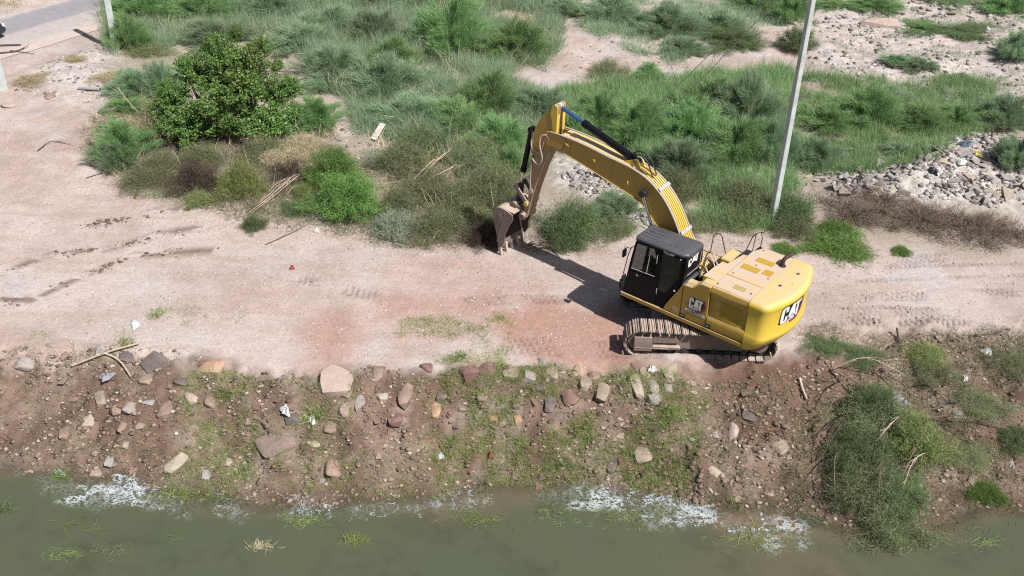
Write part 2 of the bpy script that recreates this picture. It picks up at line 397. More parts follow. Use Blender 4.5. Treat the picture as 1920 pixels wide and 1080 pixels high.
# --- counterweight
def cw_ring(z, ins, rear):
    pts = []; hw = 1.385 - ins; Rr = 2.665 - rear
    xs = -math.sqrt(Rr * Rr - hw ** 2)
    for y in np.linspace(-hw + .34, hw - .34, 25): pts.append((-math.sqrt(Rr * Rr - y * y), y))
    def bez(p, q, r, n=8): return [((1 - u) ** 2 * p[0] + 2 * u * (1 - u) * q[0] + u * u * r[0], (1 - u) ** 2 * p[1] + 2 * u * (1 - u) * q[1] + u * u * r[1]) for u in np.linspace(0, 1, n)[1:]]
    a0 = pts[-1]; b0 = (xs + .14, hw); c0 = (xs - .08, hw)
    right = [(x, -y) for x, y in bez(a0, c0, b0)]
    pts = right[::-1] + pts + bez(a0, c0, b0)
    pts += [(-1.815, hw), (-1.815, -hw)]
    return [(x, y, z) for x, y in pts]
prof = [(.90, .10, .36), (.93, .03, .28), (1.00, .0, .20), (1.20, .0, .08), (1.32, .0, .02), (1.38, .012, .03), (1.45, .045, .05), (2.02, .045, .04), (2.12, .03, .03), (2.20, .01, .02), (2.27, .0, .0), (2.33, .02, .02), (2.385, .07, .07), (2.405, .16, .16)]
m = MB(); m.loft([cw_ring(z, i, r) for z, i, r in prof]); cw = m.build('counterweight', 'yellow', EX, 0, 2, 50)
def cwx(y, z):
    i = float(np.interp(z, [q[0] for q in prof], [q[2] for q in prof])); return -math.sqrt((2.665 - i) ** 2 - y * y)
full_logo(cw, lambda u, v, d: ((lambda y, z: (cwx(y, z) - d * 1.6 - .004, y, z))(.87 - u * 1.14, 1.68 + v * .86)), 5)
for x, y in ((-2.21, -.60), (-2.10, .23)):
    m = MB(); m.cyl((x, y, 2.403), (x, y, 2.411), .062, .062, 20); m.build('lifting_plug', 'worn', cw)
    m = MB(); m.cyl((x, y, 2.411), (x, y, 2.414), .040, .040, 16); m.build('plug_socket', 'rust', cw)
m = MB(); m.cyl((-2.30, -.05, 2.403), (-2.30, -.05, 2.408), .02, .02, 8); m.build('lifting_plug', 'rust', cw)
# --- right hand deck with steps and tank, handrails
m = MB(); m.box(.05, 1.10, -1.36, -.62, 1.06, 1.62); m.xz([(1.1, 1.06), (1.86, 1.06), (1.80, 1.40), (1.1, 1.45)], -1.36, -.62); m.build('right_deck_box', 'yellow_side', EX, .03)
m = MB(); m.box(-.72, .04, -1.34, -.64, 1.06, 2.0); m.build('fuel_tank', 'yellow', EX, .04)
def rail(pts, r=.013):
    m = MB(); m.tube(pts, r, 8); return m
m = rail([(.64, -1.25, 1.2), (.60, -1.25, 2.20), (.52, -1.25, 2.30), (.40, -1.25, 2.33), (.34, -1.25, 2.26), (.16, -1.25, 1.78), (.14, -1.25, 1.5)])
m.build('handrail', 'gloss_black', EX)
m = rail([(-.36, -1.25, 1.90), (-.54, -1.25, 2.60), (-.62, -1.25, 2.72), (-.76, -1.25, 2.83), (-.82, -1.25, 2.66), (-.81, -1.25, 2.2)]); m.tube([(-.63, -1.25, 2.72), (-.59, -1.25, 1.95)], .011)
m.tube([(-.76, -1.25, 2.83), (-.85, -1.25, 2.84)], .013); m.build('handrail', 'gloss_black', EX)
# --- hoses and pump gear between cab, boom foot and hood
m = MB(); rr = random.Random(5)
for k in range(7):
    y = -.28 + k * .09; m.tube(smooth_pts([(.1 + .03 * k, y, 1.3), (.02, y + .03, 1.8 + .03 * (k % 3)), (-.12, y + rr.uniform(-.05, .1), 2.05 + .05 * (k % 4)), (-.32, y + rr.uniform(-.05, .15), 1.9), (-.42, y, 1.5)], 5), .022, 8)
m.build('hose', 'rubber', EX)
m = MB()
m.tube(smooth_pts([(.05, .45, 1.9), (.0, .5, 2.22), (-.12, .58, 2.35), (-.25, .66, 2.26), (-.30, .72, 2.0)], 6), .02, 8)
m.tube(smooth_pts([(.10, .2, 2.0), (.0, .3, 2.42), (-.16, .35, 2.52), (-.32, .42, 2.36), (-.36, .46, 2.2)], 6), .018, 8)
m.tube(smooth_pts([(.18, .1, 2.0), (.05, .18, 2.5), (-.10, .2, 2.62), (-.28, .3, 2.45), (-.38, .3, 2.3)], 6), .018, 8)
m.build('pale_hose', 'palehose', EX)
m = MB(); m.cyl((-.1, -.25, 1.2), (-.1, -.25, 1.75), .14, .14, 16); m.cyl((.15, .2, 1.5), (.35, .2, 1.5), .16, .12, 16); m.box(-.45, -.1, -.1, .3, 1.2, 1.6); m.build('swing_motor', 'worn', EX)
# --- cab
cab = empty('cab'); cab.parent = EX
YL, YR = 1.335, .40
left_out = [(1.84, 1.135), (1.80, 1.45), (1.715, 2.15), (1.62, 2.78), (1.56, 2.90), (.20, 2.90), (.09, 2.82), (.06, 2.52), (.075, 2.35), (.13, 2.22), (.12, 2.13), (.22, 1.86), (.38, 1.58), (.52, 1.32), (.565, 1.135)]
w1 = [(1.68, 1.95), (1.59, 2.68), (1.54, 2.76), (.93, 2.78), (.93, 1.99)]
w2 = [(.80, 1.62), (.80, 2.78), (.22, 2.74), (.22, 2.25), (.50, 1.72), (.56, 1.62)]
fl = lambda y, sg: (lambda u, v, d: (u, y - sg * d - max(0, (v - 1.9)) * .035 * sg, v))
panel('side_wall', left_out, [w1, w2], fl(YL, 1), 'black', cab)
dr = panel('cab_door', [(1.80, 1.16), (1.77, 1.45), (1.705, 1.90), (.86, 1.90), (.86, 1.20)], [], fl(YL + .012, 1), 'gloss_black', cab, .02)
for hp_ in ([(.80, 1.36, 1.68), (.80, 1.385, 1.66), (.80, 1.385, 1.52), (.80, 1.36, 1.50)], [(1.46, 1.36, 1.86), (1.46, 1.375, 1.84), (1.40, 1.375, 1.83)], [(.90, 1.345, 2.66), (.90, 1.36, 2.64), (.90, 1.36, 2.42)]):
    m = MB(); m.tube(hp_, .009, 6); m.build('handle', 'clamp', dr)
m = MB(); m.cyl((.30, 1.345, 1.80), (.30, 1.37, 1.80), .03, .02, 10); m.build('latch', 'clamp', cab)
m = MB(); m.cyl((.245, 1.31, 2.77), (.245, 1.325, 2.77), .02, .02, 10); m.build('rivet', 'white', cab)
right_out = [(x, z) for x, z in left_out[:10]] + [(.10, 2.1), (.10, 1.135)]
panel('side_wall', right_out, [[(1.68, 1.9), (1.59, 2.68), (1.54, 2.76), (1.0, 2.78), (1.0, 1.9)], [(.9, 1.9), (.9, 2.78), (.25, 2.78), (.25, 1.9)]], fl(YR, -1), 'black', cab)
ff = lambda u, v, d: (1.84 - (v - 1.135) * .128 + (0 if v < 2.8 else -(v - 2.8) * .3) - d, u, v)
panel('front_wall', [(YR + .0, 1.135), (YL, 1.135), (YL - .03, 2.88), (YR + .03, 2.88)], [[(YR + .07, 1.45), (YL - .07, 1.45), (YL - .09, 2.80), (YR + .09, 2.80)]], ff, 'black', cab)
fb = lambda u, v, d: (.07 + d + (0 if v > 2.3 else (2.3 - v) * .12), u, v)
panel('rear_wall', [(YR + .03, 1.9), (YL - .0, 1.9), (YL - .0, 2.30), (YL - .03, 2.88), (YR + .03, 2.88)], [[(YR + .16, 2.26), (YL - .15, 2.26), (YL - .13, 2.34), (YL - .14, 2.76), (YR + .12, 2.76), (YR + .12, 2.32)]], fb, 'black', cab)
g = decal('window_pane', [w1], 'glass', cab, fl(YL - .01, 1), .012)
decal('window_pane', [w2], 'darkglass', cab, fl(YL - .01, 1), .012)
decal('window_pane', [[(1.68, 1.9), (1.59, 2.68), (1.54, 2.76), (1.0, 2.78), (1.0, 1.9)]], 'glass', cab, fl(YR, -1), .018)
decal('window_pane', [[(.9, 1.9), (.9, 2.78), (.25, 2.78), (.25, 1.9)]], 'darkglass', cab, fl(YR, -1), .018)
decal('windscreen', [[(YR + .07, 1.45), (YL - .07, 1.45), (YL - .09, 2.80), (YR + .09, 2.80)]], 'glass', cab, ff, .02)
rw = decal('rear_window', [[(YR + .16, 2.26), (YL - .15, 2.26), (YL - .13, 2.34), (YL - .14, 2.76), (YR + .12, 2.76), (YR + .12, 2.32)]], 'darkglass', cab, fb, .02)
m = MB(); P = [(.066, YR + .13, 2.74), (.066, YR + .13, 2.36), (.072, YR + .19, 2.285), (.072, YL - .16, 2.285)]; m.tube(P, .008, 6); m.build('window_seal', 'palehose', rw)
m = MB()
m.tube([(1.13, YL - .03, 2.77), (1.20, YL - .02, 1.96)], .011, 6); m.tube([(1.66, YL - .0, 1.965), (.93, YL - .0, 1.985)], .009, 6); m.build('window_bar', 'clamp', cab)
bf = lambda sc, oy, oz: (lambda u, v, d: (.075 - d, oy - u * sc, oz + v * sc))
def letters(k): return [LOGO[k]]
for kk in ('C', 'A', 'T'): pass
decal('window_lettering', [LOGO['C'], LOGO['A'], LOGO['T']], 'white', rw, (lambda u, v, d: (.075 - d, 1.17 - u * .76, 2.50 + v * .42)), -.014)
n = 28
decal('model_oval', [[(.60 + (.17 * math.cos(2 * math.pi * k / n)), 2.82 + .048 * math.sin(2 * math.pi * k / n)) for k in range(n)]], 'lgrey', cab, fl(YL, 1), -.004)
text_decal('model_lettering', '320', .075, 'lblack', cab, (.63, YL - .024, 2.82), (R(92), 0, R(180)), 1.3)
# cab roof: bevelled shell with pressed ribs and a hatch
m = MB()
rp = lambda i, z: [(x, y, z) for x, y in [(1.62 - i, YR + .06 + i), (1.66 - i, YR + .14 + i), (1.66 - i, YL - .12 - i), (1.60 - i, YL + .0 - i), (.20 + i, YL + .0 - i), (.06 + i, YL - .10 - i), (.03 + i, YR + .12 + i), (.10 + i, YR + .02 + i)]]
m.loft([rp(0, 2.855), rp(0, 2.91), rp(.05, 2.965), rp(.075, 2.972)]); rf = m.build('cab_roof', 'roofgrey', cab, .012)
m = MB()
for k in range(4):
    y0 = YR + .20 + k * .155; m.box(1.06, 1.52, y0, y0 + .10, 2.972, 2.986)
for k in range(4):
    x0 = .22 + k * .19; m.box(x0, x0 + .13, YR + .16, YL - .18, 2.972, 2.984)
m.box(.98, 1.02, YR + .13, YL - .13, 2.972, 2.990); m.build('roof_rib', 'roofgrey', rf, .006)
m = MB(); m.box(.035, .16, YR + .14, YL - .22, 2.80, 2.86); m.build('roof_visor', 'roofgrey', rf, .02)
m = MB(); m.box(.14, 1.72, YR + .04, YL - .05, 1.10, 1.15); m.build('cab_floor', 'darksteel', cab)
m = MB(); m.box(.45, .98, .62, 1.12, 1.45, 1.62); m.xz([(.42, 1.6), (.58, 1.6), (.46, 2.32), (.34, 2.30)], .64, 1.10); m.box(.38, .5, .76, .98, 2.32, 2.52); m.box(.5, .9, .66, 1.08, 1.15, 1.45); m.build('operator_seat', 'seat', cab, .03)
m = MB(); m.box(.7, 1.1, .50, .60, 1.4, 1.75); m.box(.7, 1.1, 1.14, 1.22, 1.4, 1.75); m.tube([(1.45, .75, 1.15), (1.38, .75, 1.85)], .02); m.tube([(1.45, .98, 1.15), (1.38, .98, 1.85)], .02); m.box(1.5, 1.6, .46, .56, 1.7, 2.0); m.build('control_console', 'seat', cab, .02)
m = MB(); m.tube([(1.94, YL - .02, 1.18), (1.95, YL - .02, 1.3), (1.80, YL - .02, 2.30), (1.72, YL - .02, 2.58), (1.64, YL - .04, 2.62)], .013, 8); m.build('grab_rail', 'gloss_black', cab)
m = MB(); m.tube([(1.72, YL, 2.55), (1.86, YL + .10, 2.60), (1.86, YL + .10, 2.48)], .012, 6); m.box(1.83, 1.875, YL + .02, YL + .18, 2.30, 2.52); m.build('mirror', 'gloss_black', cab, .01)
m = MB(); m.box(.0, .16, .45, 1.30, 2.06, 2.115); m.build('cab_back_ledge', 'roofgrey', cab, .01)
# --- boom
BL = .235
low = [(5.20, 4.10), (4.77, 3.99), (3.90, 3.79), (3.15, 3.59), (2.65, 3.47), (2.26, 3.35), (1.94, 3.14), (1.62, 2.84), (1.1, 2.35), (.55, 1.85), (.25, 1.62)]
upp = [(5.42, 4.42), (5.13, 4.46), (4.42, 4.44), (3.90, 4.39), (3.37, 4.31), (2.90, 4.26), (2.50, 4.20), (2.09, 4.07), (1.80, 3.90), (1.51, 3.66), (1.27, 3.38), (1.05, 3.04), (.84, 2.68), (.50, 2.2), (.18, 1.92)]
def sm2(p, n=3): return [tuple(q[:2]) for q in smooth_pts([(a, b, 0) for a, b in p], n)]
upS, loS = sm2(upp), sm2(low)
nose = [(5.50, 4.36), (5.52, 4.24), (5.44, 4.12), (5.32, 4.07)]
m = MB(); m.xz(upS[::-1] + nose + loS, BL - .02, BL); m.xz(upS[::-1] + nose + loS, -BL, -BL + .02); 
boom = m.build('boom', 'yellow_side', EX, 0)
def strip(pts, y0, y1, th, sgn):
    m = MB(); rings = []
    for i, (x, z) in enumerate(pts):
        a = pts[max(i - 1, 0)]; b = pts[min(i + 1, len(pts) - 1)]; dx, dz = b[0] - a[0], b[1] - a[1]; L = math.hypot(dx, dz); nx, nz = -dz / L * sgn * th, dx / L * sgn * th
        rings.append([(x, y0, z), (x, y1, z), (x + nx, y1, z + nz), (x + nx, y0, z + nz)])
    return m.loft(rings)
strip([q for q in upS if q[0] < 5.0][::-1], -BL - .022, BL + .022, .018, 1).build('top_plate', 'yellow', boom)
strip([q for q in loS if q[0] < 4.9], -BL - .03, BL + .03, .018, 1).build('bottom_plate', 'yellow', boom)
# steel lines along both top edges and on the back of the boom
def off(pts, d):
    out = []
    for i, (x, z) in enumerate(pts):
        a = pts[max(i - 1, 0)]; b = pts[min(i + 1, len(pts) - 1)]; dx, dz = b[0] - a[0], b[1] - a[1]; L = math.hypot(dx, dz); out.append((x + dz / L * d, z - dx / L * d))
    return out
back = [q for q in upS if q[0] < 5.3]
lin = off(back, .035)
m = MB()
for y in (BL + .03, -BL - .02): m.tube([(x, y, z) for x, z in lin], .021, 8)
m.tube([(x, BL - .03, z) for x, z in off([q for q in back if q[0] < 5.0], .03)], .013, 6)
m.build('pale_line', 'palehose', boom)
m = MB(); bk2 = [q for q in upS if q[0] < 2.55]
for k in range(5):
    y = -.15 + k * .082; m.tube([(x, y, z) for x, z in off(bk2, .045)], .024, 8)
m.build('hydraulic_line', 'yellow', boom)
def clampat(i):
    x, z = bk2[i]; a = bk2[max(i - 1, 0)]; b = bk2[i + 1]; th = math.atan2(b[1] - a[1], b[0] - a[0])
    m = MB(); m.box(-.05, .05, -.27, .27, -.02, .03); o = m.build('line_clamp', 'clamp', boom, .006); o.location = (x + .085 * math.sin(-th) * -1 * -1 if False else x + .085 * math.sin(th) * 1, 0, z - .085 * math.cos(th) * 1); o.rotation_euler = (0, -th, 0)
i1 = min(range(len(bk2)), key=lambda i: abs(bk2[i][0] - 1.66)); i2 = min(range(len(bk2)), key=lambda i: abs(bk2[i][0] - .93))
clampat(i1); clampat(i2)
# small brackets on the left web that throw long shadows
m = MB(); m.tube([(2.62, BL, 3.82), (2.62, BL + .07, 3.84), (2.60, BL + .07, 3.75)], .014, 6); m.tube([(3.75, BL, 4.12), (3.75, BL + .06, 4.12), (3.70, BL + .06, 4.06)], .012, 6); m.tube([(4.72, BL, 4.30), (4.72, BL + .05, 4.30), (4.60, BL + .05, 4.26)], .012, 6)
m.build('web_hook', 'yellow', boom)
m = MB(); m.box(3.17, 3.185, BL, BL + .008, 3.62, 4.26); m.box(4.58, 4.59, BL, BL + .008, 3.98, 4.40); m.build('weld_seam', 'yellow_side', boom)
m = MB(); m.cyl((2.10, -BL - .13, 3.66), (2.10, BL + .13, 3.66), .065, .065, 18); m.cyl((2.10, BL, 3.66), (2.10, BL + .03, 3.66), .15, .12, 20); m.cyl((5.38, -BL - .05, 4.24), (5.38, BL + .05, 4.24), .085, .085, 18); m.cyl((5.38, BL, 4.24), (5.38, BL + .03, 4.24), .14, .12, 20)
m.build('pin', 'stick', boom)
m = MB()
for y in (-.13, .07): m.xz([(2.30, 4.14), (2.42, 4.38), (2.52, 4.45), (2.63, 4.42), (2.92, 4.27)], y, y + .05)
m.build('cylinder_bracket', 'yellow', boom, .008)
# boom nose: thick ears with ribs
m = MB()
for s in (-1, 1): m.xz([(5.50, 4.34), (5.50, 4.18), (5.36, 4.06), (5.16, 4.06), (4.86, 4.02), (4.70, 4.42), (5.12, 4.49), (5.38, 4.47)], s * BL - (.0 if s < 0 else 0) , s * (BL + .035))
m.build('boom_ear', 'yellow_side', boom, .012)
# --- boom cylinders
for s in (-1, 1):
    y = s * (BL + .10); a = np.array([2.10, y, 3.66]); b = np.array([1.02, y, 1.12]); d = (b - a)
    m = MB(); m.cyl(a + d * .36, b, .083, .083, 18); m.cyl(a + d * .34, a + d * .38, .095, .095, 18); m.cyl(b - [0, .09, 0], b + [0, .09, 0], .11, .11, 16)
    bc = m.build('boom_cylinder', 'darksteel', EX)
    m = MB(); m.cyl(a, a + d * .36, .047, .047, 16); m.build('piston_rod', 'chrome', bc)
    m = MB(); m.cyl(a - [0, .06, 0], a + [0, .06, 0], .10, .10, 18); m.build('rod_eye', 'rubber', bc)
# --- stick cylinder on top of the boom
a = np.array([5.17, 0, 5.20]); b = np.array([2.52, 0, 4.37]); d = b - a
m = MB(); m.cyl(a + d * .325, a + d * .955, .096, .096, 20); m.cyl(a + d * .31, a + d * .365, .115, .115, 20); m.cyl(a + d * .93, a + d * .965, .11, .11, 20); m.cyl(b - [0, .07, 0], b + [0, .07, 0], .085, .085, 16)
m.cyl(a + d * .60, a + d * .608, .1, .1, 20); sc = m.build('stick_cylinder', 'gloss_black', EX)
m = MB(); m.cyl(a, a + d * .32, .058, .058, 18); m.build('piston_rod', 'chrome_sky', sc)
m = MB(); m.cyl(a - [0, .065, 0], a + [0, .065, 0], .10, .10, 18); m.cyl(a, a + d * .03, .07, .06, 14); m.build('rod_eye', 'palehose', sc)
m = MB(); m.tube([a + d * .34 + [0, 0, -.12], a + d * .9 + [0, .02, -.12]], .016, 6); m.tube(smooth_pts([a + d * .93 + [0, .05, .12], (2.45, .12, 4.62), (2.2, .10, 4.5), (2.0, .1, 4.15), (1.9, .05, 4.02)], 5), .018, 8); m.tube(smooth_pts([a + d * .93 + [0, -.05, .12], (2.42, -.02, 4.66), (2.15, -.04, 4.5), (1.95, -.05, 4.12)], 5), .018, 8); m.tube(smooth_pts([a + d * .96 + [0, .1, 0], (2.4, .19, 4.3), (2.1, .17, 4.15)], 4), .02, 8)
m.build('hose', 'rubber', sc)
# --- stick
ST = .18
sprof = [(5.28, 5.24), (5.20, 5.30), (5.10, 5.26), (5.08, 5.12), (5.12, 4.75), (5.12, 4.35), (5.18, 4.05), (5.30, 3.83), (5.52, 3.28), (5.77, 2.48), (5.98, 1.60), (6.02, 1.43), (6.12, 1.36), (6.20, 1.42), (6.19, 1.55), (6.00, 2.10), (5.955, 2.70), (5.93, 3.56), (5.86, 4.36), (5.68, 4.72), (5.40, 5.08)]
lo_s = [(x, z) for x, z in sprof]
m = MB(); m.xz([(x, z) for x, z in sprof], -ST, ST)
stick = m.build('stick', 'stick', EX, .008)
m = MB()  # clean yellow head of the stick
m.xz([(5.40, 5.08), (5.68, 4.72), (5.86, 4.36), (5.93, 3.72), (5.75, 3.70), (5.55, 3.85), (5.30, 3.9), (5.20, 4.1), (5.16, 4.4), (5.17, 4.75), (5.26, 5.08)], -ST - .006, ST + .006); m.build('head_plate', 'yellow_side', stick, .004)
m = MB()
for s in (-1, 1): m.xz([(5.10, 5.26), (5.20, 5.30), (5.28, 5.24), (5.34, 5.0), (5.27, 4.75), (5.22, 4.45), (5.10, 4.45), (5.09, 5.1)], s * .07, s * (ST + .02))
m.build('head_ear', 'yellow', stick, .01)
m = MB()
for s in (-1, 1): m.tube([(x, s * ST, z) for x, z in sprof[7:12]], .012, 6)
m.tube([(5.90, ST, 4.25), (5.945, ST, 3.6)], .012, 6); m.build('edge_weld', 'palehose', stick)
m = MB(); hp = [(5.36, BL + .05, 4.36), (5.52, BL + .09, 4.30), (5.55, BL + .10, 4.0), (5.46, BL + .08, 3.62), (5.58, BL + .06, 3.36), (5.75, ST + .08, 3.38), (5.90, ST + .05, 3.50)]
m.tube(smooth_pts(hp, 6), .021, 8); m.tube(smooth_pts([(5.45, BL + .05, 4.1), (5.6, BL, 3.75), (5.8, ST + .04, 3.72), (5.92, ST + .05, 3.85), (6.0, .1, 4.2), (6.03, .05, 4.25)], 5), .014, 8); m.build('pale_hose', 'palehose', stick)
m = MB(); m.tube([(5.90, ST + .03, 3.50), (5.92, ST + .03, 2.75), (5.90, ST + .03, 2.45)], .016, 6); m.tube([(5.94, ST + .02, 3.50), (5.96, ST + .02, 2.75)], .012, 6); m.cyl((5.90, ST, 2.36), (5.90, ST + .03, 2.36), .085, .085, 14); m.build('steel_line', 'palehose', stick)
m = MB(); m.cyl((6.0, -ST - .09, 1.93), (6.0, ST + .09, 1.93), .07, .07, 16); m.cyl((6.0, ST + .09, 1.93), (6.0, ST + .12, 1.93), .085, .075, 16); m.build('pin', 'yellow', stick)
# --- bucket cylinder and linkage
a = np.array([5.98 + .10, 0, 4.22]); b = np.array([6.42, 0, 2.36]); d = b - a
m = MB(); m.cyl(a, a + d * .74, .085, .085, 18); m.cyl(a + d * .70, a + d * .76, .10, .10, 18); m.cyl(a - [0, .08, 0], a + [0, .08, 0], .1, .1, 14); k = m.build('bucket_cylinder', 'gloss_black', EX)
m = MB(); m.cyl(a + d * .74, b, .045, .045, 14); m.build('piston_rod', 'chrome', k)
m = MB()
for s in (-1, 1):
    y = s * (ST + .05)
    A = (6.42, y, 2.36); Bp = (6.0, y, 1.93)
    m.cyl((A[0], y - .03, A[2]), (A[0], y + .03, A[2]), .085, .085, 14); m.cyl((Bp[0], y - .03, Bp[2]), (Bp[0], y + .03, Bp[2]), .09, .09, 14)
    m.xz([(6.46, 2.31), (6.38, 2.41), (5.96, 1.98), (6.04, 1.88)], y - .025, y + .025)
m.build('idler_link', 'worn', EX, .006)
m = MB()
m.xz([(6.35, 2.36), (6.49, 2.36), (6.50, 1.74), (6.38, 1.74)], -.10, .10); m.cyl((6.42, -.20, 2.36), (6.42, .20, 2.36), .05, .05, 14)
m.build('power_link', 'darksteel', EX, .02)
# --- bucket (curled, teeth on the ground), drawn in its side plane
BW = .61
shell = [(6.02, 1.60), (6.20, 1.66), (6.48, 1.68), (6.73, 1.70), (6.88, 1.63), (6.96, 1.50), (6.96, 1.25), (6.88, .95), (6.80, .65), (6.74, .38)]
side = shell[2:] + [(6.62, .34), (6.52, .55), (6.50, .83), (6.35, 1.19), (6.22, 1.44), (6.24, 1.60)]
m = MB()
m.xz(side, BW - .03, BW); m.xz(side, -BW, -BW + .03)
bucket = m.build('bucket', 'worn', EX, .006)
shS = sm2(shell[1:], 4)
strip(shS, -BW + .031, BW - .031, .03, -1).build('bucket_shell', 'worn', bucket, .004)
M['inner'] = flat('shade_dark_steel', (.045, .032, .027), .9, 0, .4, 10)  # shade of the bucket mouth, put into dark liner sheets
strip(off(shS, .034), -BW + .034, BW - .034, .006, -1).build('bucket_shade_lining', 'inner', bucket)
m = MB(); m.xz([(x - .01, z) for x, z in side], -BW + .031, -BW + .036); m.build('side_shade_lining', 'inner', bucket)
m = MB(); m.xz([(6.77, .46), (6.75, .30), (6.70, .25), (6.69, .30), (6.71, .46)], -BW, BW); m.build('lip_plate', 'worn', bucket, .005)
m = MB(); m.xz([(6.60, 1.02), (6.78, 1.42), (6.85, 1.40), (6.68, 1.0)], BW, BW + .02) if False else None
mm = MB(); mm.xz([(6.49, 1.62), (6.53, 1.62), (6.80, .50), (6.76, .50)], BW, BW + .012); mm.build('side_rib', 'worn', bucket)
mm = MB(); mm.xz([(6.66, 1.50), (6.76, 1.46), (6.72, 1.26), (6.62, 1.30)], BW, BW + .02); mm.build('lug', 'worn', bucket, .005)
for k in range(5):
    y = -BW + .06 + k * (2 * BW - .12) / 4
    m = MB(); m.loft([[(6.77, y - .05, .36), (6.77, y + .05, .36), (6.67, y + .05, .36), (6.67, y - .05, .36)], [(6.74, y - .04, .14), (6.74, y + .04, .14), (6.64, y + .04, .14), (6.64, y - .04, .14)], [(6.64, y - .022, -.12), (6.64, y + .022, -.12), (6.60, y + .022, -.12), (6.60, y - .022, -.12)]])
    m.build('tooth', 'palehose', bucket, .006)
m = MB()
for s in (-1, 1): m.xz([(6.05, 1.36), (6.20, 1.40), (6.30, 1.62), (6.62, 1.72), (6.52, 1.84), (6.40, 1.88), (6.32, 1.80), (6.10, 1.60), (6.02, 1.46)], s * (ST + .03), s * (ST + .08))
m.cyl((6.42, -ST - .12, 1.76), (6.42, ST + .12, 1.76), .06, .06, 16); m.cyl((6.42, ST + .08, 1.76), (6.42, ST + .14, 1.76), .10, .10, 18)
m.cyl((6.12, -ST - .12, 1.47), (6.12, ST + .14, 1.47), .105, .105, 18); m.build('bucket_ear', 'worn', bucket, .006)
# --- undercarriage
UR = R(178.94 - 143.4)
uc = empty('undercarriage'); uc.parent = EX; uc.rotation_euler = (0, 0, UR); uc.location = (.22 * math.cos(UR), .22 * math.sin(UR), 0)
m = MB(); m.loft([[(x * .9, y * .9, .78) for x, y in ((-.7, -.6), (.7, -.6), (.7, .6), (-.7, .6))], [(x, y, .45) for x, y in ((-1.2, -.8), (1.2, -.8), (1.2, .8), (-1.2, .8))], [(x, y, .38) for x, y in ((-1.2, -.8), (1.2, -.8), (1.2, .8), (-1.2, .8))]]); m.build('car_body', 'worn', uc, .01)
def track_path(n):
    x0, r, top = 1.60, .405, .0
    L1 = 2 * x0; arc = math.pi * r; tot = 2 * L1 + 2 * arc; out = []
    for i in range(n):
        s = (i + .35) / n * tot
        if s < L1: x = -x0 + s; sag = -.045 * math.sin(math.pi * (s / L1)) ** 2; out.append((x, .84 + sag, 0.0))
        elif s < L1 + arc: a = (s - L1) / r; out.append((x0 + r * math.sin(a), .435 + r * math.cos(a), a))
        elif s < 2 * L1 + arc: out.append((x0 - (s - L1 - arc), .03, math.pi))
        else: a = (s - 2 * L1 - arc) / r; out.append((-x0 - r * math.sin(a), .435 - r * math.cos(a), math.pi + a))
    return out
for s in (1, -1):
    tr_ = empty('track'); tr_.parent = uc
    m = MB(); n = 41
    rj = random.Random(3 + s)
    for x, z, a in track_path(n):
        ca, sa = math.cos(a), math.sin(a)
        def T(u, w): return (x + u * ca + w * sa, z - u * sa + w * ca)
        for (u0, u1, w0, w1) in ((-.093, .088, -.012, .010), (-.085, -.068, .010, .034), (-.018, -.002, .010, .030), (.05, .066, .010, .034)):
            q = [T(u0, w0), T(u1, w0), T(u1, w1), T(u0, w1)]; j = rj.uniform(-.004, .004)
            m.loft([[(px, y, pz + j) for px, pz in q] for y in (s * 1.19 - .30, s * 1.19 + .30)])
    m.build('track_shoe', 'track', tr_, 0, 2, 30)
    m = MB()
    for x, z, a in track_path(n * 1):
        ca, sa = math.cos(a), math.sin(a)
        q = [(x + u * ca + w * sa, z - u * sa + w * ca) for u, w in ((-.09, -.10), (.09, -.10), (.09, -.014), (-.09, -.014))]
        m.loft([[(px, s * 1.19 - .09, pz) for px, pz in q], [(px, s * 1.19 + .09, pz) for px, pz in q]])
    m.build('chain_link', 'darksteel', tr_, 0)
    yo = s * 1.19; o1 = yo + s * .24
    m = MB(); m.xz([(-1.3, .20), (1.42, .20), (1.42, .60), (.9, .66), (-.9, .66), (-1.3, .56)], yo - .12, yo + .12); 
    m.xz([(.82, .26), (1.76, .26), (1.76, .30), (.82, .30)], yo + .121 * s, o1 + .03 * s)
    tf = m.build('track_frame', 'worn', tr_, .015)
    m = MB(); m.yz([(yo + s * .12, .60), (yo + s * .20, .60), (o1, .50), (o1 + s * .02, .30), (o1 + s * .02, .18), (yo + s * .12, .18)], 1.285, 1.77); m.build('guard_cover', 'worn', tf, .012)
    m = MB(); m.xz([(1.27, .40), (1.27, .64), (.76, .68), (.58, .52), (.56, .44), (1.13, .42)], yo + s * .12, o1 - s * .04); m.xz([(1.27, .26), (1.27, .34), (.56, .34), (.52, .30), (.52, .26)], yo + s * .12, o1 + s * .02); m.build('guard_rail', 'worn', tf, .012)
    m = MB(); m.cyl((1.60, yo - .10, .435), (1.60, yo + .10, .435), .33, .33, 30); m.cyl((1.60, yo - .14, .435), (1.60, yo + .14, .435), .12, .12, 16); m.build('idler', 'worn', tr_, .01)
    m = MB()
    pts = []
    for k in range(42):
        a = 2 * math.pi * k / 42; r = .36 if k % 2 else .31; pts.append((-1.60 + r * math.cos(a), .435 + r * math.sin(a)))
    m.xz(pts, yo - .035, yo + .035); m.cyl((-1.60, yo - .16, .435), (-1.60, yo + .22, .435), .20, .18, 24); m.build('sprocket', 'worn', tr_, .004)
    for k in range(7):
        m = MB(); x = -1.2 + k * .40; m.cyl((x, yo - .13, .165), (x, yo + .13, .165), .08, .08, 14); m.build('roller', 'darksteel', tr_)
    for x in (-.7, .6):
        m = MB(); m.cyl((x, yo - .10, .70), (x, yo + .14, .70), .06, .06, 12); m.build('roller', 'darksteel', tr_)

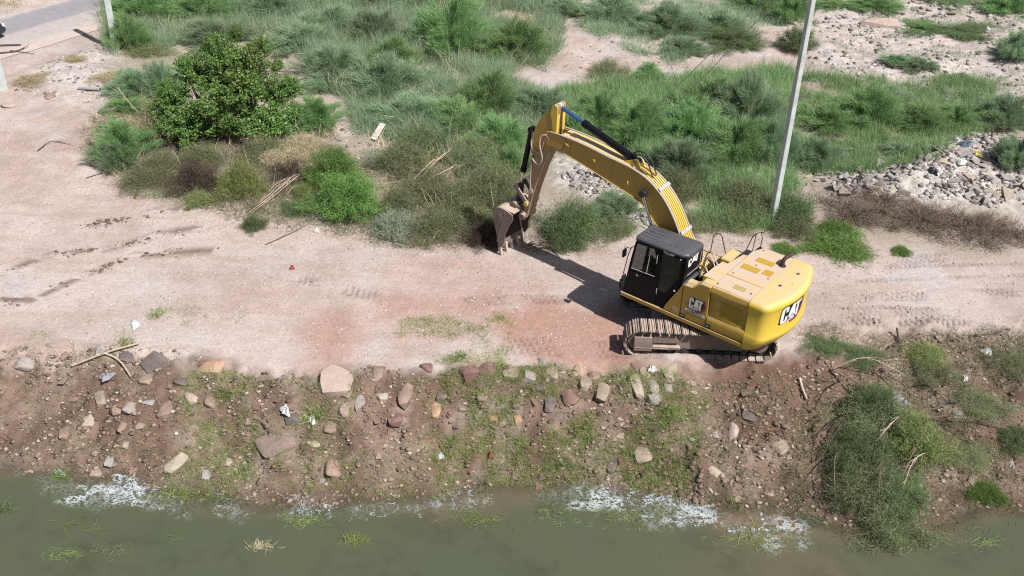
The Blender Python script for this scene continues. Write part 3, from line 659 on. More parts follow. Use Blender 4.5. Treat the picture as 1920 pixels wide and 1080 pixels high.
# ------------------------------------------------------------------ ground, water, road
def grid(xs, ys):
    X, Y = np.meshgrid(xs, ys); return X, Y
def axis(a, b, stepf):
    out = [a]
    while out[-1] < b: out.append(out[-1] + stepf(out[-1]))
    return np.array(out)
def mesh_np(name, V, F, m, attrs=None, smooth=True):
    """mesh from numpy arrays; F is (n,3) or (n,4)"""
    me = bpy.data.meshes.new(name); k = F.shape[1]
    me.vertices.add(len(V)); me.vertices.foreach_set('co', np.ascontiguousarray(V, dtype=np.float32).ravel())
    me.loops.add(F.size); me.loops.foreach_set('vertex_index', np.ascontiguousarray(F, dtype=np.int32).ravel())
    me.polygons.add(len(F)); me.polygons.foreach_set('loop_start', np.arange(0, F.size, k, dtype=np.int32)); me.polygons.foreach_set('loop_total', np.full(len(F), k, dtype=np.int32))
    me.update(calc_edges=True)
    if smooth: me.polygons.foreach_set('use_smooth', np.ones(len(F), dtype=bool))
    for an, c in (attrs or {}).items():
        if c.shape[1] == 3: c = np.concatenate([c, np.ones((len(c), 1))], 1)
        a = me.color_attributes.new(an, 'FLOAT_COLOR', 'POINT'); a.data.foreach_set('color', np.ascontiguousarray(c, dtype=np.float32).ravel())
    me.materials.append(M[m] if isinstance(m, str) else m)
    return me
def link(name, me, parent=None):
    o = bpy.data.objects.new(name, me); COL.objects.link(o); o.parent = parent; return o

def lerp(a, b, t): return a + (b - a) * t[..., None]
def V3(*c): return np.array(c, float)
GREENZ = [  # where brush litter darkens the soil
 [(205, -10), (700, -30), (1000, -30), (1045, 110), (960, 150), (1100, 190), (1250, 170), (1480, 130), (1500, 330), (1460, 430), (1330, 420), (1230, 330), (1120, 360), (1130, 460), (1000, 470), (960, 380), (750, 440), (560, 420), (330, 380), (190, 280)],
 [(1480, 140), (1850, 170), (1850, 260), (1720, 320), (1500, 330)],
 [(1530, 340), (1700, 340), (1940, 390), (1940, 470), (1700, 460), (1560, 430)]]
ROWS = [((0, 515), (90, 480), (190, 470), (300, 440), (440, 415)), ((0, 560), (60, 565), (130, 530), (250, 480), (400, 470)), ((150, 420), (230, 415), (290, 395), (410, 385))]
def dark_rows(x, y):
    out = np.zeros(np.shape(x))
    for r in ROWS:
        a = polyw([(px, py - 0) for px, py in r])
        o = np.argsort(a[:, 0]); yy = np.interp(x, a[o, 0], a[o, 1]); inx = (x > a[:, 0].min()) & (x < a[:, 0].max())
        d = np.abs(y - yy); out = np.maximum(out, inx * np.clip(1 - d / .35, 0, 1))
    return out * ss(.52, .62, fbm(x, y * 1.6, .55, 77, 4) + .08)
TRK = [((1525, 575), (1960, 578), .10), ((1525, 600), (1960, 604), .16), ((1530, 530), (1960, 512), .12), ((1540, 505), (1960, 490), .12), ((1525, 590), (1960, 592), .55), ((1525, 560), (1960, 545), .3), ((1660, 492), (1780, 480), .3), ((860, 565), (1060, 560), .30), ((955, 648), (1165, 655), .50), ((560, 520), (720, 560), .3)]
def tread(x, y):
    """shoe prints pressed in the dust, in bands"""
    out = np.zeros(np.shape(x))
    for (p, q, w) in TRK:
        a = ray(*p); b = ray(*q); e = (b - a); L = np.linalg.norm(e); e /= L; n = np.array([-e[1], e[0]])
        u = (x - a[0]) * e[0] + (y - a[1]) * e[1]; v = (x - a[0]) * n[0] + (y - a[1]) * n[1]
        band = (1 - ss(w * .7, w, np.abs(v))) * ss(-.1, .3, u) * (1 - ss(L - .3, L + .1, u))
        out += band * (.5 + .5 * np.sign(np.sin((u + v * .35) * 2 * math.pi / .19))) * ss(.38, .55, fbm(x, y, .9, 81))
    return out
def soil(x, y, h):
    """natural colour of the soil at each point (dust, clay, wet mud, litter)"""
    n1 = fbm(x, y, 3.2, 101); n2 = fbm(x, y, .8, 103, 5); n3 = fbm(x, y, .18, 107, 3)
    dust = lerp(V3(.50, .42, .388), V3(.385, .305, .272), ss(.3, .72, n1 * .6 + n2 * .4))
    dust = lerp(dust, V3(.47, .435, .42), ss(.55, .75, fbm(x, y, 2.1, 109)) * .6)
    streak = fbm(x * .25 + y * .5, y * 2.2, 1.0, 111)
    dust = lerp(dust, V3(.40, .29, .235), ss(.5, .75, streak) * .45)
    dust *= (.90 + .2 * n3)[..., None]
    c = dust
    # reddish compacted clay
    for z, a in (([(930, 590), (1000, 570), (1170, 575), (1200, 640), (1180, 700), (1020, 690), (930, 650)], .8), ([(555, 600), (640, 580), (680, 640), (640, 700), (570, 680)], .65), ([(1160, 670), (1300, 680), (1300, 720), (1160, 720)], .5), ([(700, 560), (1000, 540), (1010, 600), (720, 690)], .38), ([(690, 500), (940, 480), (1000, 560), (720, 600)], .18)):
        m = zone(z, x, y, .5, .55, 1.1, 7); c = lerp(c, V3(.36, .205, .155) * (.85 + .3 * n3)[..., None], m * a)
    # brush litter
    for z in GREENZ:
        m = zone(z, x, y, .7, 1.0, 1.8, 13) * (.35 + .65 * ss(.35, .6, fbm(x, y, 1.6, 113)))
        c = lerp(c, lerp(V3(.22, .195, .13), V3(.32, .28, .21), n3), m * .8)
    # pale builders' rubble dust
    for z, a in ((RUB_R, .7), (RUB_M, .8), (RUB_L, .4), (RUB_T, .35)):
        c = lerp(c, lerp(V3(.36, .34, .32), V3(.58, .55, .52), ss(.35, .65, n3)), zone(z, x, y, .5, .4) * a)
    # bank
    yc = np.interp(x, CX, CY); ys = np.interp(x, SX, SY); t = (y + (n2 - .5) * 1.1 + (n1 - .5) * .9 - ys) / np.maximum(yc - ys, .5)
    bk = 1 - ss(.82, 1.05, t)
    mud = lerp(V3(.255, .175, .130), V3(.335, .25, .195), ss(.35, .68, n2))
    mud = lerp(mud, V3(.27, .165, .125), ss(.5, .7, fbm(x, y, 1.9, 121)) * .55)
    mud = lerp(mud, V3(.21, .135, .10), zone([(1190, 800), (1320, 790), (1330, 930), (1200, 930)], x, y + 2, .4, .3))
    mud = lerp(mud, V3(.42, .345, .285), ss(.5, .72, fbm(x + 9, y, .7, 123)) * .6); mud = lerp(mud, V3(.19, .12, .09), ss(.54, .7, fbm(x - 5, y + 3, .8, 125)) * .7); mud = lerp(mud, V3(.22, .13, .095), zone([(1290, 690), (1400, 665), (1560, 620), (1600, 700), (1520, 790), (1380, 760)], x, y, .5, .6) * .75)
    mud *= (.44 + .42 * n3)[..., None]
    wet = 1 - ss(-.02, .16, h - WZ); mud = lerp(mud, mud * .62, wet)
    c = lerp(c, mud, bk)
    c = lerp(c, V3(.17, .12, .095), dark_rows(x, y) * .9)
    c *= (1 - .32 * tread(x, y))[..., None]
    # dry straw field beyond the road
    v = (x - _f0[0]) * _n[0] + (y - _f0[1]) * _n[1]
    straw = ss(.9, 1.8, v) * (x < 3); c = lerp(c, lerp(V3(.40, .37, .26), V3(.52, .46, .34), n2), straw * .9)
    return np.clip(c, 0, 1)
def soil_mesh(name, xs, ys, hole=None):
    X, Y = grid(xs, ys); h = ground_h(X, Y)
    h = h + tread(X, Y) * -.035 + dark_rows(X, Y) * .035 * fbm(X, Y, .12, 131, 2)
    # soil heaped against the near track
    h = h + (.13 + .05 * fbm(X, Y, .4, 133)) * np.exp(-(((X - 4.9) / 1.9) ** 2 + ((Y - 22.80) / .34) ** 2) ** 2)
    if hole: h = h - hole(X, Y)
    c = soil(X, Y, h)
    nx, ny = len(xs), len(ys); I = np.arange(nx * ny).reshape(ny, nx)
    F = np.stack([I[:-1, :-1], I[:-1, 1:], I[1:, 1:], I[1:, :-1]], -1).reshape(-1, 4)
    return mesh_np(name, np.stack([X, Y, h], -1).reshape(-1, 3), F, 'soil', {'soil': c.reshape(-1, 3)})
m, t, p = mat('soil'); M['soil'] = m
at_ = N(t, 'ShaderNodeVertexColor'); at_.layer_name = 'soil'; co = obj_co(t)
f1 = noise(t, 9, 8, .72, co); f2 = noise(t, 45, 4, .7, co)
vor = N(t, 'ShaderNodeTexVoronoi'); vor.inputs['Scale'].default_value = 7; vor.inputs['Randomness'].default_value = 1; t.links.new(co, vor.inputs['Vector'])
peb = ramp(t, vor.outputs['Distance'], (.05, g4(1)), (.13, g4(0))); vs = N(t, 'ShaderNodeSeparateXYZ'); t.links.new(vor.outputs['Color'], vs.inputs[0])
pick = math_(t, 'MULTIPLY', peb, math_(t, 'GREATER_THAN', vs.outputs['X'], .82))
c = mix(t, 1.0, at_.outputs['Color'], ramp(t, f1, (.28, g4(.66)), (.45, g4(.96)), (.75, g4(1.2))), 'MULTIPLY')
c = mix(t, 1.0, c, ramp(t, f2, (.3, g4(.78)), (.7, g4(1.16))), 'MULTIPLY')
c = mix(t, pick, c, mix(t, vs.outputs['Y'], (.22, .17, .14), (.62, .56, .50)))
t.links.new(c, p.inputs['Base Color']); p.inputs['Roughness'].default_value = .95; p.inputs['Specular IOR Level'].default_value = .15
hh = math_(t, 'ADD', math_(t, 'ADD', f1, math_(t, 'MULTIPLY', f2, .5)), math_(t, 'MULTIPLY', pick, .6)); bump(t, p, hh, .55, .05)
XN = axis(-16, 18, lambda v: .062)
g = link('ground', soil_mesh('ground', axis(-27.5, 30, lambda v: .085 if -16 < v < 18 else .13), axis(13.0, 62, lambda v: .06 if v < 31 else .11)))
g.location.z = 0; tag(g, None, None, None, 'structure')
def rim_hole(X, Y): return .35 * (ss(-28.5, -27, X) * (1 - ss(29.5, 31, X)) * ss(12, 14, Y) * (1 - ss(61, 63, Y)))
gf = link('ground', soil_mesh('far_ground', axis(-420, 420, lambda v: 1.0 if abs(v) < 60 else 12), axis(-40, 700, lambda v: 1.0 if v < 90 else 14), rim_hole))
tag(gf, None, None, None, 'structure')
# water of the canal: murky, see-through only where it is a hand deep
m, t, p = mat('water'); M['water'] = m
aw = N(t, 'ShaderNodeVertexColor'); aw.layer_name = 'water'; co = obj_co(t)
p.inputs['Roughness'].default_value = .16; p.inputs['IOR'].default_value = 1.33
sp = N(t, 'ShaderNodeSeparateColor'); t.links.new(aw.outputs['Color'], sp.inputs[0])
c = mix(t, noise(t, .35, 5, .6, co), (.072, .086, .051), (.090, .098, .060))
c = mix(t, sp.outputs[1], c, (.145, .108, .07))
c = mix(t, ramp(t, noise(t, .9, 6, .65, co), (.5, g4(0)), (.75, g4(.6))), c, (.045, .052, .034))
fn = noise(t, 5.5, 9, .72, co); fr_ = math_(t, 'SUBTRACT', 1.0, math_(t, 'MULTIPLY', math_(t, 'ABSOLUTE', math_(t, 'SUBTRACT', fn, .5)), 13.0))
film = math_(t, 'MULTIPLY', sp.outputs[2], ramp(t, math_(t, 'ADD', fr_, math_(t, 'MULTIPLY', sp.outputs[2], .35)), (.62, g4(0)), (1.15, g4(.85))))
film.node.use_clamp = True
c = mix(t, film, c, (.50, .55, .57))
t.links.new(c, p.inputs['Base Color'])
mp = N(t, 'ShaderNodeMapping'); mp.inputs['Scale'].default_value = (1, 2.2, 1); t.links.new(co, mp.inputs[0])
bump(t, p, noise(t, 5, 4, .55, mp.outputs[0]), .10, .03)
tr = N(t, 'ShaderNodeBsdfTransparent'); ms = N(t, 'ShaderNodeMixShader'); t.links.new(sp.outputs[0], ms.inputs[0]); t.links.new(tr.outputs[0], ms.inputs[1]); t.links.new(p.outputs[0], ms.inputs[2]); t.links.new(ms.outputs[0], t.nodes['Material Output'].inputs[0])
SCUM = [(85, 300, -16, 40, 1.0), (190, 320, 0, 48, .55), (230, 500, -10, 50, .35), (515, 650, -10, 45, .6), (640, 800, 0, 40, .25), (830, 930, -12, 40, .8), (930, 1080, -5, 25, .25), (1070, 1340, -14, 28, .95), (1180, 1500, 0, 50, .8), (-20, 60, -12, 6, .5)]
def scum(x, y):
    out = np.zeros(np.shape(x)); 
    for a, b, y0, y1, s in SCUM:
        pxs = np.linspace(a, b, 12); up_ = [(q, shore_y(q) + y0) for q in pxs]; dn = [(q, shore_y(q) + y1) for q in pxs[::-1]]
        out = np.maximum(out, s * zone(polyw(up_ + dn, WZ), x, y, .25, .6, .7, 15) * (.25 + .95 * ss(.36, .62, fbm(x, y, .45, 19, 3))))
    return out
def shore_y(px): return np.interp(px, [-400, 0, 90, 200, 400, 600, 760, 900, 1100, 1300, 1450, 1600, 1750, 1850, 1920, 2400], [850, 868, 880, 895, 918, 930, 925, 912, 915, 935, 962, 985, 975, 955, 950, 940])
def water_mesh(xs, ys):
    X, Y = grid(xs, ys); dep = WZ - ground_h(X, Y)
    a = .25 + .75 * ss(-.02, .20, dep + (fbm(X, Y, .8, 141) - .5) * .08)
    br = (1 - ss(.05, .45, dep + (fbm(X, Y, 1.6, 143) - .5) * .7)) * .6 + ss(1, 9, X) * .5 * ss(.4, .6, fbm(X, Y, 3, 145))
    nx, ny = len(xs), len(ys); I = np.arange(nx * ny).reshape(ny, nx)
    F = np.stack([I[:-1, :-1], I[:-1, 1:], I[1:, 1:], I[1:, :-1]], -1).reshape(-1, 4)
    return mesh_np('water', np.stack([X, Y, np.full(X.shape, WZ)], -1).reshape(-1, 3), F, 'water', {'water': np.stack([a, np.clip(br, 0, 1), scum(X, Y)], -1).reshape(-1, 3)})
tag(link('water', water_mesh(axis(-17, 19, lambda v: .09), axis(6, 23, lambda v: .09 if v > 15 else .25))), None, None, None, 'structure')
m = MB(); w4 = [(-400, -38), (400, -38), (400, 6), (-400, 6)]; m.xy(w4, WZ - .02, WZ - .004)
M['deepwater'] = flat('deep_water', (.10, .11, .075), .16, 0, .05, .4)
m.box(-400, -17.0, 6.01, 21.5, WZ - .02, WZ - .004); m.box(19.05, 400, 6.01, 21.5, WZ - .02, WZ - .004)
tag(m.build('water', 'deepwater', None, 0, 2, 0), None, None, None, 'structure')
# road sheet at the far left
m, t, p = mat('asphalt'); M['asphalt'] = m
ar = N(t, 'ShaderNodeVertexColor'); ar.layer_name = 'road'; co = obj_co(t); f = noise(t, 3, 8, .7, co)
c = mix(t, 1.0, ar.outputs['Color'], ramp(t, f, (.3, g4(.86)), (.7, g4(1.12))), 'MULTIPLY'); t.links.new(c, p.inputs['Base Color']); p.inputs['Roughness'].default_value = .85
bump(t, p, noise(t, 80, 3, .6, co), .3, .01)
us = np.arange(-59, 74, .3); vs_ = np.arange(-_rw, 0.01, .14)
U, Vv = np.meshgrid(us, vs_); X = _f0[0] + U * _e[0] + Vv * _n[0]; Y = _f0[1] + U * _e[1] + Vv * _n[1]
dv = -Vv / _rw + (fbm(U, Vv, 2.2, 151) - .5) * .10; c0 = lerp(V3(.27, .255, .27), V3(.40, .36, .345), ss(.40, .50, dv)); c0 = lerp(c0, V3(.50, .41, .37), ss(.70, .9, dv) * .9); c0 = lerp(c0, V3(.50, .42, .38), (1 - ss(-.0, .10, dv)) * .8)
c0 = lerp(c0, V3(.30, .285, .28), 0 * dv)
I = np.arange(U.size).reshape(U.shape); Fq = np.stack([I[:-1, :-1], I[:-1, 1:], I[1:, 1:], I[1:, :-1]], -1).reshape(-1, 4)
tag(link('road', mesh_np('road', np.stack([X, Y, ground_h(X, Y) * 0 + .02 + ground_h(X, Y)], -1).reshape(-1, 3), Fq, 'asphalt', {'road': c0.reshape(-1, 3)})), None, None, None, 'structure')

# ------------------------------------------------------------------ plants
def foliage(name, ca, cb, tip, rough=.6, trans=.25, spec=.2):
    m, t, p = mat(name); M[name] = m
    a = N(t, 'ShaderNodeVertexColor'); a.layer_name = 'leaf'; s = N(t, 'ShaderNodeSeparateColor'); t.links.new(a.outputs['Color'], s.inputs[0])
    oi = N(t, 'ShaderNodeObjectInfo')
    c = mix(t, s.outputs[0], ca, cb); c = mix(t, s.outputs[1], c, tip)
    hs = N(t, 'ShaderNodeHueSaturation'); t.links.new(c, hs.inputs['Color'])
    t.links.new(math_(t, 'ADD', .485, math_(t, 'MULTIPLY', oi.outputs['Random'], .03)), hs.inputs['Hue'])
    t.links.new(math_(t, 'ADD', .80, math_(t, 'MULTIPLY', oi.outputs['Random'], .4)), hs.inputs['Value'])
    t.links.new(hs.outputs[0], p.inputs['Base Color']); p.inputs['Roughness'].default_value = rough; p.inputs['Specular IOR Level'].default_value = spec
    tl = N(t, 'ShaderNodeBsdfTranslucent'); t.links.new(hs.outputs[0], tl.inputs[0]); ms = N(t, 'ShaderNodeMixShader'); ms.inputs[0].default_value = trans
    t.links.new(p.outputs[0], ms.inputs[1]); t.links.new(tl.outputs[0], ms.inputs[2]); t.links.new(ms.outputs[0], t.nodes['Material Output'].inputs[0])
    return m
foliage('leaf_feather', (.165, .31, .12), (.30, .45, .19), (.45, .56, .32), trans=.4)
foliage('leaf_sage', (.20, .31, .17), (.33, .44, .26), (.48, .55, .40), trans=.4)
foliage('leaf_pale', (.26, .31, .22), (.36, .39, .29), (.44, .46, .36))
foliage('leaf_olive', (.165, .195, .095), (.27, .30, .155), (.41, .42, .26), trans=.35)
foliage('leaf_dense', (.11, .165, .075), (.18, .25, .105), (.27, .34, .17), trans=.3)
foliage('leaf_bright', (.12, .215, .055), (.19, .30, .08), (.28, .40, .14), trans=.3)
foliage('leaf_broad', (.08, .165, .04), (.17, .29, .07), (.28, .40, .14), .42, .2, .4)
foliage('leaf_yellow', (.19, .235, .08), (.28, .32, .12), (.38, .40, .19))
foliage('leaf_straw', (.33, .27, .17), (.46, .38, .26), (.55, .47, .34), .7, .1)
foliage('leaf_dead', (.15, .11, .085), (.235, .175, .14), (.33, .27, .22), .8, .05)
foliage('leaf_darkdead', (.05, .036, .028), (.09, .065, .05), (.16, .12, .10), .8, .05)
foliage('leaf_grass', (.17, .25, .065), (.27, .34, .10), (.42, .44, .20))
M['bark'] = flat('grey_bark', (.17, .125, .095), .9, 0, .3, 12)
M['paletwig'] = flat('pale_twig', (.42, .33, .25), .8, 0, .25, 12)
M['greentwig'] = flat('green_twig', (.36, .36, .20), .8, 0, .2, 12)
M['darktwig'] = flat('dark_twig', (.08, .058, .045), .9, 0, .3, 12)

def unit(v): return v / (np.linalg.norm(v, axis=-1, keepdims=True) + 1e-9)
def blades(P, D, L, Wd, rng, bend=.3, segs=1):
    """thin tapering blades: base points P, directions D, lengths L, widths Wd -> verts, tris"""
    n = len(P); side = unit(np.cross(D, rng.normal(size=(n, 3)))) * (Wd / 2)[:, None]
    if segs == 1:
        V = np.stack([P - side, P + side, P + D * L[:, None]], 1)
        return V.reshape(-1, 3), np.arange(3 * n).reshape(n, 3), np.tile([0., .0, 1.], n)
    mid = P + D * (L * .55)[:, None]; D2 = unit(D + rng.normal(size=(n, 3)) * bend + [0, 0, -bend]); tip = mid + D2 * (L * .5)[:, None]
    V = np.stack([P - side, P + side, mid - side * .7, mid + side * .7, tip], 1); b = (np.arange(n) * 5)[:, None]
    T = np.concatenate([b + [0, 1, 3], b + [0, 3, 2], b + [2, 3, 4]], 0)
    return V.reshape(-1, 3), T, np.tile([0., 0, .5, .5, 1.], n)
def leaves(P, D, L, Wd, rng):
    n = len(P); side = unit(np.cross(D, rng.normal(size=(n, 3)))) * (Wd / 2)[:, None]; m_ = P + D * (L * .5)[:, None]
    V = np.stack([P, m_ - side, P + D * L[:, None], m_ + side], 1); b = (np.arange(n) * 4)[:, None]
    T = np.concatenate([b + [0, 1, 2], b + [0, 2, 3]], 0); return V.reshape(-1, 3), T, np.tile([0., .3, 1., .3], n)
def bez(a, b, c, t):
    t = t[:, None]; return (1 - t) ** 2 * a + 2 * t * (1 - t) * b + t * t * c
def bush(seed, kind, r=1.0, h=1.4):
    """crown mesh + twig mesh of one shrub, radius r, height h, base at origin"""
    g = np.random.default_rng(seed)
    nC = {'feather': 95, 'olive': 110, 'dense': 150, 'broad': 60, 'grass': 40, 'twig': 60, 'mound': 120}[kind]
    az = g.uniform(0, 2 * np.pi, nC); rho = np.sqrt(g.uniform(0, 1, nC)); lob = 1 + .22 * np.sin(az * 3 + g.uniform(0, 6)) + .14 * np.sin(az * 5 + g.uniform(0, 6))
    zt = (1 - .66 * rho ** 2.2) * g.uniform(.45, 1.15, nC)
    if kind == 'broad': lob = lob * g.uniform(.7, 1.25, nC); zt = (1 - .6 * rho ** 2) * g.uniform(.5, 1.2, nC)
    if kind == 'mound' or kind == 'olive': zt = (1 - .85 * rho ** 2) * g.uniform(.45, 1.0, nC)
    E = np.stack([r * rho * lob * np.cos(az), r * rho * lob * np.sin(az), h * zt], 1)
    B = np.stack([E[:, 0] * .18, E[:, 1] * .18, np.zeros(nC)], 1) + g.normal(size=(nC, 3)) * [.06 * r, .06 * r, 0]
    if kind in ('olive', 'mound'): B[:, :2] += E[:, :2] * .35
    Cc = B * .5 + E * .5; Cc[:, 2] = E[:, 2] * (.95 if kind == 'feather' else .7); Cc[:, :2] -= E[:, :2] * .12
    E[:, 2] = np.maximum(E[:, 2], .05 * h)
    if kind == 'feather':
        per, L0, W0, lo, sp = 165, .30, .016, .18, .062
    elif kind == 'dense':
        per, L0, W0, lo, sp = 130, .15, .016, .35, .08
    elif kind in ('olive', 'mound'):
        per, L0, W0, lo, sp = 105, .17, .012, .15, .10
    elif kind == 'broad':
        per, L0, W0, lo, sp = 120, .16, .10, .25, .11
    elif kind == 'twig':
        per, L0, W0, lo, sp = 70, .26, .009, .15, .07
    else:
        per, L0, W0, lo, sp = 60, .3, .014, .0, .03
    k = np.repeat(np.arange(nC), per); n = len(k)
    tt = lo + (1 - lo) * g.beta(1.6, 1.0, n)
    if kind == 'broad':  # leaves sit in clusters along each branchlet
        tt = lo + (1 - lo) * g.beta(1.3, 1.0, n)
    P = bez(B[k], Cc[k], E[k], tt); T2 = bez(B[k], Cc[k], E[k], np.minimum(tt + .05, 1.05)); tan = unit(T2 - P)
    if kind == 'broad': pass
    P = P + g.normal(size=(n, 3)) * sp * (1.0 if kind != 'broad' else .75) * r ** .5
    P[:, 2] = np.maximum(P[:, 2], .02)
    if kind == 'feather': D = unit(tan * .75 + [0, 0, .55] + g.normal(size=(n, 3)) * .33)
    elif kind == 'olive': D = unit(tan * .4 + g.normal(size=(n, 3)) * .75)
    elif kind == 'mound': D = unit(tan * .4 + [0, 0, .15] + g.normal(size=(n, 3)) * .6)
    elif kind == 'dense': D = unit(tan * .6 + [0, 0, -.15] + g.normal(size=(n, 3)) * .5)
    elif kind == 'broad': D = unit(tan * .3 + [0, 0, .1] + g.normal(size=(n, 3)) * .8)
    else: D = unit(tan * .7 + g.normal(size=(n, 3)) * .35)
    L = L0 * g.uniform(.5, 1.3, n); Wd = W0 * g.uniform(.6, 1.3, n)
    V, T, tv = (leaves if kind == 'broad' else blades)(P, D, L, Wd, g)
    per_v = len(V) // n
    ct = g.uniform(0, 1, nC)[k] * .65 + g.uniform(0, 1, n) * .35
    col = np.stack([np.repeat(ct, per_v), tv * .45 * np.repeat(ss(.5, 1.0, tt), per_v), np.zeros(len(V))], 1)
    tw = MB(); idx = g.choice(nC, min(nC, {'olive': 34, 'twig': 60, 'broad': 26}.get(kind, 16)), False)
    for i in idx:
        pts = bez(np.repeat(B[i:i + 1], 5, 0), np.repeat(Cc[i:i + 1], 5, 0), np.repeat(E[i:i + 1], 5, 0), np.linspace(0, .97, 5)) + g.normal(size=(5, 3)) * .02
        pts[0, 2] = -.05
        r0 = {'broad': .035, 'twig': .014, 'olive': .016}.get(kind, .014) * g.uniform(.6, 1.3); tw.tube(pts, [r0, r0 * .8, r0 * .6, r0 * .4, r0 * .15], 4)
    return V, T, col, tw
BUSH = {}
def bush_var(kind, v, m, twigm, r, h):
    key = (kind, v, m)
    if key not in BUSH:
        V, T, col, tw = bush(1000 + v * 7 + len(kind) * 31, kind, r, h)
        me = mesh_np('crown', V, T, m, {'leaf': col}, False)
        o = tw.build('stems', twigm); tm = o.data; bpy.data.objects.remove(o); BUSH[key] = (me, tm)
    return BUSH[key]
KIND = {  # look: (mesh kind, leaf material, twig material, radius, height)
 'F': ('feather', 'leaf_feather', 'greentwig', 1.4, 1.5), 'G': ('feather', 'leaf_sage', 'greentwig', 1.3, 1.1), 'P': ('mound', 'leaf_pale', 'bark', .9, .7),
 'O': ('olive', 'leaf_olive', 'bark', 1.3, 1.1), 'M': ('mound', 'leaf_dense', 'bark', 1.2, 1.0), 'E': ('dense', 'leaf_bright', 'bark', 1.3, 1.5),
 'B': ('dense', 'leaf_dense', 'bark', 1.4, 1.6), 'Y': ('mound', 'leaf_yellow', 'greentwig', 1.0, .9), 'S': ('olive', 'leaf_straw', 'paletwig', 1.0, .7),
 'D': ('twig', 'leaf_dead', 'darktwig', 1.2, .7), 'K': ('twig', 'leaf_darkdead', 'darktwig', 1.0, .6), 'T': ('twig', 'leaf_straw', 'paletwig', 1.2, 1.5), 'W': ('mound', 'leaf_bright', 'greentwig', .8, .4), 'A': ('broad', 'leaf_broad', 'bark', 2.0, 2.4)}
_cnt = [0]
def shrub(look, x0, y0, x1, y1, label=None, group=None, name='shrub', cat='shrub', v=None, hk=1.0):
    kind, lm, tm, r, h = KIND[look]; _cnt[0] += 1; v = _cnt[0] % 3 if v is None else v
    by = y1 - .22 * (x1 - x0); p = at((x0 + x1) / 2, by); s = scale_at(p)
    wr = (x1 - x0) / s / 2; hh = max(.25, (by - y0) / s * 1.02 - wr * .30) * hk
    me, tw = bush_var(kind, v, lm, tm, r, h)
    e = empty(name, (p[0], p[1], p[2] - .03), random.uniform(0, 6.28)); e.scale = (wr / r / 1.05, wr / r / 1.05, hh / h)
    a = link('crown', me, e); b = link('stems', tw, e)
    if group: e['group'] = group
    tag(e, label, cat); return e
TH = 'feathery shrubs of the thicket'
